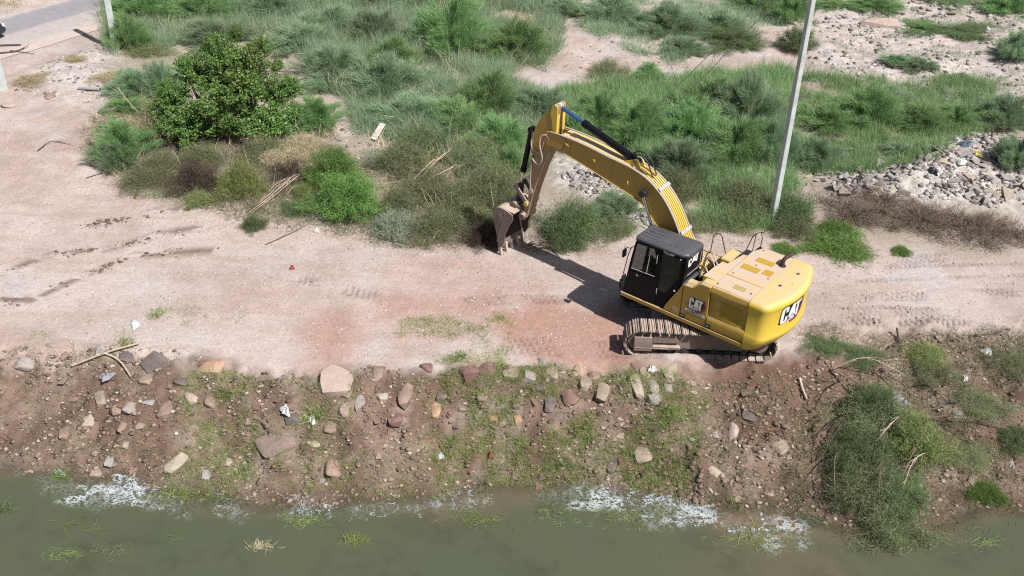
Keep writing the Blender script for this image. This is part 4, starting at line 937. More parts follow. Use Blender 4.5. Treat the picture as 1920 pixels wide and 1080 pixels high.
SH = [  # look, bounding box in the picture, label
 ('F', 172, 212, 300, 318, 'fresh green feathery shrub at the yard edge left of the big leafy bush', TH),
 ('O', 215, 288, 345, 368, 'low olive shrub on the dirt left of the brown root heap', None),
 ('O', 330, 245, 430, 330, 'dark olive undergrowth bush right under the big leafy bush', None),
 ('Y', 402, 284, 505, 382, 'rounded yellow-green shrub between the root heap and the straw clump', None),
 ('Y', 340, 350, 410, 392, 'small pale green tuft in front of the brown root heap', None),
 ('O', 425, 240, 560, 322, 'dark olive brush at the right foot of the big leafy bush', None), ('S', 530, 240, 612, 300, 'straw-coloured dead brush between the leafy bush and the dense green one', None), ('K', 500, 290, 590, 350, 'dark twig tangle under the straw clump', None), ('Y', 545, 330, 600, 378, 'small yellow-green tuft at the left foot of the dense green bush', None),
 ('G', 168, 255, 270, 330, 'grey-green lower shrub in front of the fresh green one at the yard edge', None), ('O', 250, 270, 350, 340, 'olive brush under the leafless tan shrub', None), ('G', 260, 110, 350, 200, 'pale green shrub against the upper left of the leafy bush', None),
 ('S', 488, 262, 582, 332, 'dry straw-brown collapsed shrub right below the big leafy bush', None),
 ('E', 572, 300, 733, 434, 'dense bright green rounded bush standing alone beside the dirt yard', None),
 ('E', 572, 258, 690, 372, 'darker back half of the dense green bush beside the dirt yard', None),
 ('P', 678, 268, 792, 325, 'pale grey-green sage shrub behind the dense rounded bush', None),
 ('P', 690, 380, 800, 460, 'thin pale shrub with litter at its foot right of the dense green bush', None),
 ('M', 725, 215, 860, 312, 'dark green bushy shrub left of the excavator stick', None),
 ('O', 735, 290, 880, 400, 'broad olive shrub heaped on uprooted branches left of the bucket', None),
 ('O', 850, 268, 1000, 405, 'tall olive shrub directly behind the excavator bucket', None),
 ('O', 690, 235, 830, 345, 'olive bush behind the sage shrub right of the dense green one', None), ('O', 820, 225, 970, 345, 'large olive and grey bush directly left of the stick at mid height', None), ('O', 800, 320, 945, 425, 'olive brush mound in the middle of the brush left of the bucket', None), ('O', 690, 325, 800, 425, 'grey olive brush right beside the dense green bush', None), ('O', 920, 330, 1010, 430, 'dark olive bush hidden right behind the bucket cylinder', None),
 ('O', 752, 360, 900, 468, 'olive brush pushed up in front of the thicket left of the bucket', None),
 ('O', 860, 380, 960, 455, 'trampled olive bush touching the left side of the bucket', None),
 ('M', 1000, 340, 1142, 475, 'round green shrub in the shadow just right of the bucket', None),
 ('M', 1020, 395, 1100, 478, 'smaller dark shrub at the front of the one right of the bucket', None),
 ('G', 1095, 352, 1215, 425, 'soft blue-green shrub seen under the arch of the boom', None),
 ('O', 1120, 385, 1200, 455, 'olive scrub on rubble under the boom beside black scrap', None),
 ('F', 772, -22, 925, 128, 'tall bright green feathery bush, left one of the pair on the sand patch edge', None),
 ('F', 888, 22, 1046, 142, 'tall bright green feathery bush, right one of the pair on the sand patch edge', None),
 ('B', 735, -40, 860, 34, 'dark leafy bush at the top edge behind the bright feathery pair, left', None),
 ('B', 870, -45, 1010, 20, 'dark leafy bush at the top edge behind the bright feathery pair, right', None),
 ('G', 548, 70, 700, 170, None, TH), ('G', 640, 90, 800, 200, None, TH), ('G', 560, 0, 680, 80, None, TH), ('G', 640, 10, 760, 100, None, TH), ('F', 680, 60, 790, 150, None, TH),
 ('F', 850, 120, 980, 235, None, TH), ('G', 940, 150, 1080, 240, None, TH), ('G', 690, 165, 850, 260, None, TH), ('F', 780, 170, 930, 270, None, TH), ('F', 860, 200, 1010, 310, None, TH),
 ('O', 1093, 92, 1188, 162, 'olive bushy shrub standing alone on the sand patch', None), ('F', 1175, 110, 1250, 172, 'small green feathery shrub beside the olive one on the sand', None),
 ('B', 1303, 32, 1450, 116, 'dense dark green round bush left of the concrete pole', None), ('B', 1450, 38, 1535, 112, 'dense dark green bush directly behind the concrete pole', None),
 ('F', 1120, 165, 1260, 290, None, TH), ('F', 1220, 170, 1370, 300, None, TH), ('G', 1320, 130, 1480, 262, None, TH), ('F', 1250, 130, 1400, 250, None, TH), ('F', 1060, 160, 1190, 270, None, TH),
 ('G', 1180, -5, 1330, 92, None, TH), ('G', 1080, -20, 1210, 60, None, TH), ('G', 1000, -15, 1110, 50, None, TH), ('G', 1290, 10, 1400, 80, None, TH), ('F', 1370, -35, 1470, 40, None, TH), ('F', 1440, -30, 1530, 60, None, TH),
 ('G', 1230, 60, 1330, 120, None, TH),
 ('F', 1300, 200, 1460, 330, None, TH), ('G', 1210, 250, 1350, 360, None, TH), ('G', 1390, 210, 1500, 320, None, TH), ('O', 1205, 290, 1330, 400, 'dark olive tangle right behind the boom near its bend', None), ('O', 1320, 300, 1465, 430, 'dark olive tangle at the foot of the concrete pole', None),
 ('O', 1290, 370, 1420, 445, 'dead-leaved olive scrub behind the handrails of the excavator', None), ('M', 1420, 330, 1540, 440, 'green scrub at the foot of the concrete pole on its right', None),
 ('F', 1545, 145, 1700, 262, None, TH), ('F', 1480, 180, 1620, 268, None, TH), ('F', 1650, 175, 1790, 265, None, TH), ('F', 1740, 185, 1848, 262, None, TH), ('G', 1600, 150, 1720, 220, None, TH),
 ('G', 1555, 262, 1665, 318, None, TH), ('G', 1640, 260, 1725, 312, None, TH), ('G', 1480, 250, 1580, 330, None, TH),
 ('W', 1498, 405, 1640, 492, 'bright green weed patch beside the dirt track right of the excavator', None), ('W', 1530, 380, 1600, 450, 'taller green weeds behind the bright patch near the concrete pole', None), ('W', 1668, 448, 1712, 482, 'small round green weed alone beside the dirt track', None),
 ('W', 1440, 440, 1500, 482, 'grassy weed behind the engine hood', None),
 ('O', 1240, 380, 1340, 450, 'olive scrub behind the cab roof at the foot of the boom', None), ('O', 1440, 380, 1540, 460, 'dry olive scrub right below the concrete pole', None),
 ('D', 1540, 345, 1680, 435, 'brown dead brush pile nearest the concrete pole', None), ('D', 1640, 352, 1790, 448, 'brown dead brush pile in the middle of the rubble front', None), ('D', 1760, 375, 1925, 468, 'brown dead brush pile at the right edge of the view', None), ('D', 1600, 335, 1720, 400, 'thin reddish dead brush lying against the rubble', None),
 ('F', 1585, -20, 1700, 42, 'green shrub by the rubble line at the top right', None), ('F', 1680, 30, 1790, 80, 'low green shrub right of the pale dirt mound', None), ('B', 1745, 35, 1900, 98, 'wide green bush at the top right with a dark heart', None), ('F', 1830, -30, 1945, 50, 'green shrub in the top right corner', None), ('G', 1860, 50, 1950, 128, 'grey-green shrub at the right edge near the top', None), ('F', 1520, -10, 1610, 30, None, TH), ('F', 1690, -30, 1830, 22, None, TH),
 ('G', 1825, 170, 1945, 262, None, TH), ('G', 1858, 240, 1955, 332, None, TH), ('G', 1760, 130, 1830, 170, None, TH), ('G', 1650, 95, 1710, 130, None, TH), ('G', 1690, 100, 1760, 145, None, TH),
 ('F', 205, -40, 340, 62, None, TH), ('F', 300, -40, 460, 60, None, TH), ('G', 430, -40, 570, 52, None, TH), ('F', 530, -40, 660, 30, None, TH), ('G', 640, -40, 745, 30, None, TH),
 ('O', 215, 60, 330, 125, None, TH), ('G', 480, 30, 650, 120, None, TH), ('G', 195, 120, 320, 200, 'yellowing shrub between the leafy bush and the rubble strip', None), ('G', 330, 20, 480, 110, None, TH), ('F', 190, 170, 300, 240, None, TH),
 ('F', 540, 170, 650, 262, 'bright green feathery shrub hugging the right side of the big leafy bush', None), ('G', 550, 120, 680, 190, None, TH), ('F', 200, 20, 290, 110, None, TH),
 ('F', 900, 260, 1010, 350, None, TH), ('F', 1010, 200, 1130, 300, None, TH),
 ('S', 20, 138, 100, 170, 'low dry grass clump at the foot of the left edge pole', None), ('S', 115, 95, 165, 125, 'small dry grass clump on the rubble strip', None), ('S', 165, 130, 240, 165, 'dry straw clump at the end of the rubble strip', None),
]
THL = iter(['blue-green feathery shrub right of the big leafy bush, upper one of a pair', 'blue-green feathery shrub right of the big leafy bush, wide lower one', 'grey-green shrub at the top edge above the big leafy bush, right of its crown', 'grey-green shrub left of the bright feathery pair, lower one', 'pale green feathery shrub touching the left side of the bright pair', 'yellowish green shrub right below the bright feathery pair', 'blue-green shrub on the lower edge of the sand patch', 'dark blue-green shrub above the dark bushy one left of the stick', 'green feathery shrub halfway between the leafy bush and the stick head', 'green feathery shrub right behind the head of the stick', 'green feathery shrub just right of the blue cylinder rod', 'tall green feathery shrub above the middle of the boom', 'blue-green feathery shrub below the dense dark bush left of the pole', 'green feathery shrub at the lower edge of the sand above the boom', 'green shrub between the stick head and the sand patch', 'wide blue-green shrub at the top middle left of the dense dark bush', 'blue-green shrub at the top edge right of the bright pair', 'small blue-green shrub at the top edge touching the bright pair', 'blue-green shrub at the top edge above the dense dark bush', 'green shrub at the top edge left of the pole tip', 'green shrub at the top edge directly beside the pole', 'low blue-green shrub on the sand left of the dense dark bush', 'tall green feathery shrub left of the pole at mid height', 'blue-green feathery shrub above the bend of the boom', 'blue-green shrub touching the pole at mid height on its left', 'bright green feathery shrub in the band right of the pole, tallest', 'green feathery shrub touching the pole on its right', 'green feathery shrub in the middle of the band right of the pole', 'green feathery shrub at the right end of the band', 'blue-green shrub at the back of the band right of the pole', 'blue-green shrub in the lower row right of the pole, left one', 'blue-green shrub in the lower row above the rubble, right one', 'blue-green shrub right of the pole between the two rows', 'low green shrub at the top edge right of the pole', 'low green shrub at the top edge before the grey rubble line', 'blue-green shrub at the right edge at the height of the band', 'blue-green shrub at the right edge behind the rubble heap', 'small grey-green shrub alone on the rough ground at the right', 'tiny grey-green shrub alone on the rough ground below the pale mound', 'small grey-green shrub right of the tiny one below the pale mound', 'green feathery shrub in the upper left right beside the road pole', 'bright green shrub at the top edge above the leafy bush, left half', 'grey-green shrub at the top edge directly above the leafy bush', 'bright green shrub at the top edge right of the leafy bush', 'grey-green shrub at the top edge left of the dark leafy bush', 'dark olive shrub just right of the far road pole foot', 'pale grey-green shrub behind the right side of the leafy bush', 'pale grey-green shrub behind the left side of the leafy bush', 'bright green shrub touching the left side of the leafy bush', 'blue-green shrub behind the upper right side of the leafy bush', 'green shrub covering the road pole foot', 'green feathery shrub directly left of the stick above the olive ones', 'green feathery shrub right of the blue rod, lower one', 'green shrub beside the thicket edge'])
for a in SH:
    lk, x0, y0, x1, y1, lab, grp = a
    if lab is None: lab = next(THL)
    shrub(lk, x0, y0, x1, y1, lab, grp, hk=.4 if lk == 'W' else .6 if lk == 'D' else 1.0)
# the bare pale twig shrub, uprooted heap, big leafy bush
shrub('T', 215, 160, 355, 292, 'leafless pale tan twig shrub left of the big leafy bush', None, 'bare_shrub', 'dead shrub', 1)
shrub('T', 260, 190, 345, 280, 'second leafless shrub, tucked against the big leafy bush', None, 'bare_shrub', 'dead shrub', 2)
shrub('K', 300, 292, 430, 378, 'dark brown heap of torn-out roots below the big leafy bush', None, 'root_heap', 'root heap', 0)
shrub('K', 372, 320, 430, 365, 'small dark root clod at the front of the root heap', None, 'root_heap', 'root heap', 1)
shrub('K', 865, 405, 945, 475, 'brown root clump pushed up by the bucket teeth', None, 'root_heap', 'root heap', 2)
big = at(438, 262); s_ = scale_at(big)
e = empty('leafy_bush', (big[0], big[1], big[2]), .4); e.scale = (.98, .9, .88); tag(e, 'big dark green broad-leaved bush, the tallest plant, at the back of the dirt yard', 'bush')
for k, (dx, dy, z_, sc_, rz, dz) in enumerate(((0, .0, .15, .80, 0, .9), (-1.5, .1, .2, .62, 1.3, 1.0), (1.45, -.1, .1, .64, 2.6, .8), (-.75, -.5, 1.1, .58, 4.0, .95), (.65, .2, 1.5, .60, 5.1, .95), (-1.75, .7, 1.2, .50, .6, 1.0), (1.75, .5, 1.0, .50, 3.3, .95), (-2.35, .0, .5, .34, 2.2, 1.1), (2.45, .1, .25, .36, 1.2, .9),
      (-.6, .5, 2.0, .60, 5.6, 1.1), (.75, .5, 2.1, .58, 4.4, 1.1), (.1, .3, 2.9, .46, 3.7, 1.2), (0, .2, 1.4, .7, 2.0, 1.1), (-1.25, .6, 2.7, .26, 1.9, 1.3), (1.35, .8, 3.0, .27, .2, 1.4), (.55, .6, 3.9, .17, 2.9, 1.6), (-.35, .5, 3.6, .19, .9, 1.5), (-2.1, .6, 2.0, .22, 2.5, 1.3), (2.35, .4, 1.5, .24, 5.0, 1.2), (1.9, .6, 2.3, .2, 1.5, 1.4))):
    me, tw = bush_var('broad', k % 3, 'leaf_broad', 'bark', 2.0, 2.4)
    o = link('crown', me, e); o.location = (dx, dy, z_ + .1); o.scale = (sc_, sc_, sc_ * dz); o.rotation_euler = (random.uniform(-.2, .2), random.uniform(-.2, .2) + dx * .10, rz)
    o = link('limb', tw, e); o.location = (dx, dy, z_); o.scale = (sc_, sc_, sc_ * dz); o.rotation_euler = (0, dx * .08, rz)
m = MB()
for dx, dy in ((.1, .3), (-1.0, .3), (1.1, .2), (-.4, .6)): m.tube(smooth_pts([(0, 0, -.1), (dx * .4, dy * .4, .5), (dx, dy, 1.7), (dx * 1.3, dy * 1.3, 3.2)], 3), [.10, .095, .09, .085, .08, .07, .06, .05, .04, .03], 8)
m.build('trunk', 'bark', e)
# --- uprooted brush sliding down the bank at lower right
UB = 'uprooted brush on the bank'
for i, (lk, a, b, c, d, lab) in enumerate((
 ('O', 1540, 700, 1740, 830, 'top of the uprooted brush where it hangs over the bank edge'), ('M', 1530, 770, 1690, 900, 'green middle of the uprooted brush on the bank'), ('Y', 1640, 745, 1780, 870, 'yellowing branches on the right of the uprooted brush'), ('M', 1580, 690, 1690, 800, 'grey-green upper left spray of the uprooted brush'), ('O', 1530, 820, 1720, 960, 'olive belly of the uprooted brush above the waterline'),
 ('M', 1590, 850, 1750, 975, 'lower part of the uprooted brush near the water'), ('O', 1580, 900, 1745, 1035, 'end of the uprooted brush trailing in the water'), ('O', 1540, 860, 1640, 960, 'sparse left fringe of the uprooted brush by the waterline'),
 ('O', 1700, 640, 1800, 720, 'low olive scrub on the bank crest above the grey sheet'), ('M', 1500, 612, 1600, 668, 'low green scrub on the bank crest just behind the counterweight'), ('M', 1560, 625, 1660, 690, 'low green scrub on the crest next to the dark stump'), ('Y', 1690, 615, 1780, 690, 'light green scrub tuft on the bank crest beside the track'),
 ('O', 1760, 700, 1900, 790, 'flattened olive scrub high on the bank at the right'), ('O', 1740, 800, 1880, 880, 'flattened dry scrub low on the bank at the right'), ('O', 1840, 620, 1940, 700, 'thin scrub on the crest at the right edge'), ('M', 1850, 760, 1950, 850, 'green scrub on the bank at the right edge'))):
    shrub(lk, a, b, c, d, lab, UB, 'brush_heap', 'brush', None, 1.0 if i < 8 else .6)
shrub('W', 1815, 905, 1885, 942, 'vivid green water weed below the long boulder at the right', None, 'weed_tuft', 'weed')

# --- continuous undergrowth: grass and seedlings between the shrubs
def scatter(poly, dens, rng, thr=None, sc=1.2, seed=200):
    p = polyw(poly) if not isinstance(poly, np.ndarray) else poly; a, b = p.min(0), p.max(0); n = int(dens * (b[0] - a[0]) * (b[1] - a[1]))
    x = rng.uniform(a[0], b[0], n); y = rng.uniform(a[1], b[1], n); k = psd(p, x, y) + (fbm(x, y, 1.5, seed) - .5) * 1.2 > 0
    if thr is not None: k &= fbm(x, y, sc, seed + 3) + rng.uniform(-.06, .06, n) > thr
    return x[k], y[k]
def tufts(name, x, y, per, h, w, spread, m, label, cat, rng, lean=.4, up=1.0, segs=1, sink=.02, dirn=None, kind='stuff', z=None):
    """many small tufts of blades as one ground cover"""
    n = len(x)
    if n == 0: return
    z = ground_h(x, y) if z is None else z
    hs_ = h * (.5 + fbm(x, y, 1.0, 301)) * rng.uniform(.6, 1.3, n); ct = fbm(x, y, .7, 303)
    k = np.repeat(np.arange(n), per); N_ = len(k); off_ = rng.normal(size=(N_, 2)) * spread
    P = np.stack([x[k] + off_[:, 0], y[k] + off_[:, 1], z[k] - sink], 1)
    D = np.stack([off_[:, 0] / spread * lean * .5, off_[:, 1] / spread * lean * .5, np.full(N_, up)], 1) + rng.normal(size=(N_, 3)) * lean
    if dirn is not None: D = D + np.array(dirn)
    D[:, 2] = np.abs(D[:, 2]); D = unit(D)
    V, T, tv = blades(P, D, hs_[k] * rng.uniform(.5, 1.2, N_), w * rng.uniform(.6, 1.4, N_), rng, .35, segs); pv = len(V) // N_
    col = np.stack([np.repeat(np.clip((ct[k] - .3) * 2.2, 0, 1) * .7 + rng.uniform(0, .3, N_), pv), tv * .6, np.zeros(len(V))], 1)
    o = link(name, mesh_np(name, V, T, m, {'leaf': col}, False)); tag(o, label, cat, None, kind); return o
g1 = np.random.default_rng(21)
Z1 = [(205, -30), (1040, -40), (1050, 100), (950, 150), (1040, 190), (1000, 330), (960, 350), (730, 270), (680, 250), (640, 190), (600, 160), (520, 60), (320, 90), (205, 110)]
x, y = scatter(Z1, 34, g1, .37); tufts('undergrowth', x, y, 26, .62, .019, .17, 'leaf_sage', 'wispy grey-green undergrowth filling the thicket behind the dirt yard', 'undergrowth', g1, .35)
Z2 = [(1040, 170), (1300, 150), (1480, 130), (1490, 330), (1450, 430), (1300, 420), (1200, 290), (1050, 200)]
x, y = scatter(Z2, 34, g1, .38); tufts('undergrowth', x, y, 26, .62, .019, .16, 'leaf_feather', 'tall green undergrowth between the boom and the concrete pole', 'undergrowth', g1, .35)
Z3 = [(1480, 150), (1860, 170), (1860, 262), (1720, 325), (1500, 335)]
x, y = scatter(Z3, 28, g1, .42); tufts('undergrowth', x, y, 24, .5, .019, .16, 'leaf_feather', 'green undergrowth band to the right of the concrete pole', 'undergrowth', g1, .35)
Z4 = [(980, -40), (1540, -40), (1530, 30), (1330, 90), (1250, 130), (1060, 40)]
x, y = scatter(Z4, 20, g1, .46); tufts('undergrowth', x, y, 24, .5, .016, .18, 'leaf_sage', 'patchy grey-green undergrowth at the top between sand patches', 'undergrowth', g1, .35)
Z5 = [(1540, 0), (1940, 40), (1960, 260), (1830, 270), (1700, 160), (1540, 150)]
x, y = scatter(Z5, 10, g1, .50); tufts('weeds', x, y, 18, .26, .013, .15, 'leaf_sage', 'thin grey-green weeds scattered over the rough ground at the top right', 'weeds', g1, .5)
Z6 = [(570, 300), (1000, 330), (980, 450), (860, 470), (740, 465), (560, 430), (330, 385), (230, 330)]
x, y = scatter(Z6, 34, g1, .38); tufts('undergrowth', x, y, 16, .30, .012, .14, 'leaf_olive', 'olive litter and low weeds along the front edge of the thicket', 'undergrowth', g1, .7)
Z7 = [(1040, 330), (1250, 330), (1500, 400), (1650, 440), (1940, 450), (1940, 480), (1500, 475), (1300, 450), (1050, 470)]
x, y = scatter(Z7, 9, g1, .52); tufts('weeds', x, y, 14, .24, .012, .12, 'leaf_olive', 'sparse olive weeds between the thicket and the dirt track', 'weeds', g1, .7)
x, y = scatter([(-60, -40), (160, -40), (60, 5), (0, 28), (-60, 40)], 10, g1, .3); tufts('dry_grass', x, y, 16, .30, .02, .15, 'leaf_straw', 'dry straw-coloured grass on the far side of the asphalt road', 'grass', g1, .5)
# twig litter through the olive parts
x, y = scatter([(700, 300), (1000, 330), (960, 460), (740, 460)], 30, g1, .42); tufts('twig_litter', x, y, 5, .5, .016, .12, 'leaf_dead', 'broken brown twigs lying through the olive brush left of the bucket', 'twig litter', g1, 1.6, .35)
x, y = scatter([(1540, 360), (1700, 385), (1940, 410), (1940, 470), (1700, 450), (1560, 420)], 50, g1, .38); tufts('twig_litter', x, y, 8, .75, .014, .12, 'leaf_dead', 'tangle of reddish brown dead twigs in front of the rubble', 'twig litter', g1, 1.5, .4)
x, y = scatter([(1490, 610), (1940, 620), (1940, 950), (1780, 960), (1540, 1000), (1500, 800), (1480, 660)], 70, g1, .38); tufts('twig_litter', x, y, 9, .34, .011, .12, 'leaf_olive', 'olive brush litter lying over the bank on the right', 'twig litter', g1, 1.3, .3)
x, y = scatter([(1540, 690), (1940, 640), (1940, 950), (1560, 1000)], 14, g1, .48, 1.0, 240); tufts('twig_litter', x, y, 4, .55, .012, .15, 'leaf_dead', 'grey-brown dead twigs lying over the bank on the right', 'twig litter', g1, 1.6, .25)
x, y = scatter(Z1, 3, g1, .5, 1.0, 270); tufts('dead_stems', x, y, 9, 1.0, .016, .22, 'leaf_straw', 'dry tan stems standing through the thicket behind the dirt yard', 'dead stems', g1, .6, 1.0, 2)
x, y = scatter(Z2, 4, g1, .5, 1.0, 271); tufts('dead_stems', x, y, 9, 1.1, .016, .22, 'leaf_dead', 'grey-brown dead stems in the green behind the boom', 'dead stems', g1, .6, 1.0, 2)
x, y = scatter([(690, 230), (1000, 240), (1000, 470), (740, 470)], 8, g1, .45, 1.0, 272); tufts('dead_stems', x, y, 7, .9, .018, .2, 'leaf_straw', 'tan broken stems in the olive brush left of the bucket', 'dead stems', g1, .9, 1.0, 2)
x, y = scatter([(0, 650), (470, 690), (1180, 700), (1500, 690), (1540, 640), (1940, 640), (1940, 940), (1600, 970), (1200, 920), (600, 910), (0, 860)], 55, g1, .42, .8, 273); tufts('straw_litter', x, y, 5, .17, .007, .07, 'leaf_straw', 'fine dry straw lying flat over the bank', 'straw', g1, 2.2, .25)
DT = [(180, 225), (330, 235), (620, 235), (620, 330), (580, 400), (460, 395), (330, 378), (210, 345), (165, 290)]
x, y = scatter(DT, 40, g1, .40, .9, 280); tufts('dead_brush_litter', x, y, 9, .42, .014, .12, 'leaf_dead', 'tangle of brown dead twigs and torn brush below the big leafy bush', 'dead brush', g1, 1.3, .5)
x, y = scatter(DT, 26, g1, .44, .9, 281); tufts('undergrowth', x, y, 16, .38, .014, .13, 'leaf_olive', 'olive weeds growing through the dead brush below the big leafy bush', 'undergrowth', g1, .7)
x, y = scatter(DT, 5, g1, .48, .9, 282); tufts('dead_stems', x, y, 6, .8, .02, .2, 'leaf_straw', 'pale dead stems lying in the brush below the big leafy bush', 'dead stems', g1, 1.4, .5, 2)
# bench grass
for zz, d, th, mt, lab in (([(745, 590), (940, 580), (960, 690), (830, 690), (740, 660)], 330, .42, 'leaf_grass', 'short green grass patch on the bench left of the track'), ([(250, 575), (480, 570), (460, 615), (250, 610)], 80, .54, 'leaf_grass', 'sparse green grass tufts on the pale dirt left of centre'), ([(60, 620), (300, 610), (320, 670), (60, 670)], 120, .5, 'leaf_grass', 'thin grass on the bank crest at the left')):
    x, y = scatter(zz, d, g1, th, .8); tufts('grass', x, y, 9, .11, .010, .05, mt, lab, 'grass', g1, .6)
# bank grass
def bankpoly(a, b): return [(px, py) for px, py in a] 
for zz, d, th, mt, h, lab in (
 ([(820, 690), (1330, 690), (1330, 760), (1260, 940), (880, 930), (800, 830)], 230, .42, 'leaf_grass', .24, 'yellow-green grass growing down the middle of the bank'),
 ([(480, 700), (820, 690), (800, 900), (480, 900)], 130, .46, 'leaf_grass', .15, 'short grass on the bank left of centre'),
 ([(330, 690), (480, 690), (500, 930), (240, 920), (330, 780)], 230, .40, 'leaf_grass', .18, 'trampled yellow-green grass streak on the bank at the left'),
 ([(0, 650), (330, 660), (330, 860), (0, 860)], 100, .46, 'leaf_olive', .14, 'dry weeds on the bank at the far left'),
 ([(1300, 690), (1560, 680), (1560, 940), (1320, 930)], 160, .42, 'leaf_olive', .15, 'dry olive grass on the bank below the counterweight')):
    x, y = scatter(zz, d, g1, th, .7, 260); tufts('bank_grass', x, y, 9, h, .0095, .045, mt, lab, 'grass', g1, .55)
for i, (px, py, hh, mt, lab) in enumerate(((425, 735, .5, 'leaf_grass', 'bright drooping grass tuft on the left bank'), (595, 778, .3, 'leaf_grass', 'small bright grass tuft beside the white plastic bag'), (235, 645, .35, 'leaf_grass', 'green tuft on the crest above the long cut stick'),
     (1050, 870, .32, 'leaf_bright', 'upright green tuft near the waterline in the middle'), (1175, 895, .32, 'leaf_bright', 'upright green tuft beside the dark stone near the waterline'), (1090, 800, .3, 'leaf_grass', 'grass tuft halfway down the middle bank'), (905, 905, .28, 'leaf_yellow', 'yellowish tuft at the waterline in the middle'), (860, 672, .34, 'leaf_bright', 'green tuft on the crest by the maroon boulders'), (940, 690, .3, 'leaf_grass', 'green tuft behind the row of boulders'), (1255, 770, .3, 'leaf_grass', 'grass tuft below the pale stone pile'), (1375, 940, .25, 'leaf_yellow', 'yellowish tuft at the end of the foam'), (293, 592, .2, 'leaf_grass', 'single tuft on the pale dirt left of centre'), (1900, 830, .35, 'leaf_bright', 'green tuft low on the bank at the right edge'))):
    p = at(px, py); rg = np.random.default_rng(500 + i); o = tufts('grass_tuft', np.array([p[0]]), np.array([p[1]]), 170, hh, .013, .11, mt, lab, 'grass tuft', rg, .75, .8, 2, .02, (0, -.25, 0), None)
print('plants', _cnt)

# ------------------------------------------------------------------ stones
def stone_mat(name, a, b, c=None, sc=3):
    m, t, p = mat(name); M[name] = m; co = obj_co(t); oi = N(t, 'ShaderNodeObjectInfo')
    f = ramp(t, noise(t, sc, 9, .68, co), (.32, g4(0)), (.68, g4(1))); col = mix(t, f, a, b)
    geo = N(t, 'ShaderNodeNewGeometry'); sx = N(t, 'ShaderNodeSeparateXYZ'); t.links.new(geo.outputs['Normal'], sx.inputs[0])
    d = math_(t, 'MULTIPLY', ramp(t, sx.outputs['Z'], (.3, g4(0)), (1, g4(1))), ramp(t, noise(t, 2.2, 6, .7, co), (.4, g4(0)), (.65, g4(.55))))
    col = mix(t, d, col, c or (.44, .35, .29))
    col = mix(t, 1.0, col, ramp(t, noise(t, 26, 5, .7, co), (.3, g4(.8)), (.7, g4(1.12))), 'MULTIPLY')
    t.links.new(col, p.inputs['Base Color']); p.inputs['Roughness'].default_value = .88; p.inputs['Specular IOR Level'].default_value = .25
    bump(t, p, noise(t, 14, 8, .7, co), .6, .03)
stone_mat('stone_tan', (.245, .19, .145), (.33, .265, .205)); stone_mat('stone_cream', (.33, .28, .215), (.47, .405, .32), (.37, .31, .245)); stone_mat('stone_grey', (.25, .225, .21), (.36, .33, .305))
stone_mat('stone_dark', (.10, .085, .08), (.17, .14, .13), (.25, .2, .17)); stone_mat('stone_maroon', (.15, .085, .072), (.23, .135, .115), (.33, .235, .20)); stone_mat('stone_brown', (.21, .145, .11), (.29, .21, .165)); stone_mat('stone_orange', (.34, .20, .13), (.46, .31, .215)); stone_mat('stone_mud', (.19, .14, .108), (.25, .19, .145), (.27, .20, .155)); stone_mat('stone_slab', (.20, .15, .135), (.26, .19, .17), (.28, .21, .18)); stone_mat('stone_pale', (.25, .235, .225), (.38, .36, .345), (.35, .32, .30)); stone_mat('stone_pink', (.36, .27, .235), (.47, .375, .33))
def stone_geo(seed, sx, sy, sz, pts=22, rough=.08, box=.35):
    g = np.random.default_rng(seed); bm = bmesh.new()
    d = unit(g.normal(size=(pts, 3))); d = np.sign(d) * np.abs(d) ** (1 - box); d *= g.uniform(.82, 1.0, (pts, 1))
    for q in d: bm.verts.new(q)
    r = bmesh.ops.convex_hull(bm, input=bm.verts)
    bmesh.ops.delete(bm, geom=[v for v in bm.verts if not v.link_faces], context='VERTS')
    bmesh.ops.subdivide_edges(bm, edges=bm.edges[:], cuts=2, use_grid_fill=True)
    bmesh.ops.smooth_vert(bm, verts=bm.verts, factor=.10, use_axis_x=True, use_axis_y=True, use_axis_z=True)
    V = np.array([v.co for v in bm.verts]); n = (fbm(V[:, 0] * 1.0 + V[:, 2] * .8 + seed, V[:, 1] + V[:, 2] * .6, .7, seed) - .5) * rough * 4
    V = V * (1 + n)[:, None]
    for v, q in zip(bm.verts, V): v.co = Vector((q[0] * sx, q[1] * sy, q[2] * sz))
    bmesh.ops.recalc_face_normals(bm, faces=bm.faces)
    return bm
_rk = [0]
def stone(px, py, w, h, m, label, group=None, name='stone', cat='stone', lift=.35, yaw=None, thick=None, tilt=.25, box=.35):
    _rk[0] += 1; p = at(px, py); s = scale_at(p); a = w / s / 2; b = h / s / 2 / .78; c_ = thick or min(a, b) * .72
    bm = stone_geo(40 + _rk[0], a * 1.05, b * 1.05, c_, 24 if max(w, h) > 24 else 16, .06, box)
    me = bpy.data.meshes.new(name); bm.to_mesh(me); bm.free(); me.shade_smooth(); me.set_sharp_from_angle(angle=R(24)); me.materials.append(M[m])
    o = bpy.data.objects.new(name, me); COL.objects.link(o); r = random.Random(_rk[0])
    o.location = (p[0], p[1], p[2] + c_ * (lift - .25)); o.rotation_euler = (r.uniform(-tilt, tilt) + .25, r.uniform(-tilt, tilt), r.uniform(-.3, .3) if yaw is None else yaw)
    tag(o, label, cat, group); return o
BK = 'stones on the bank'
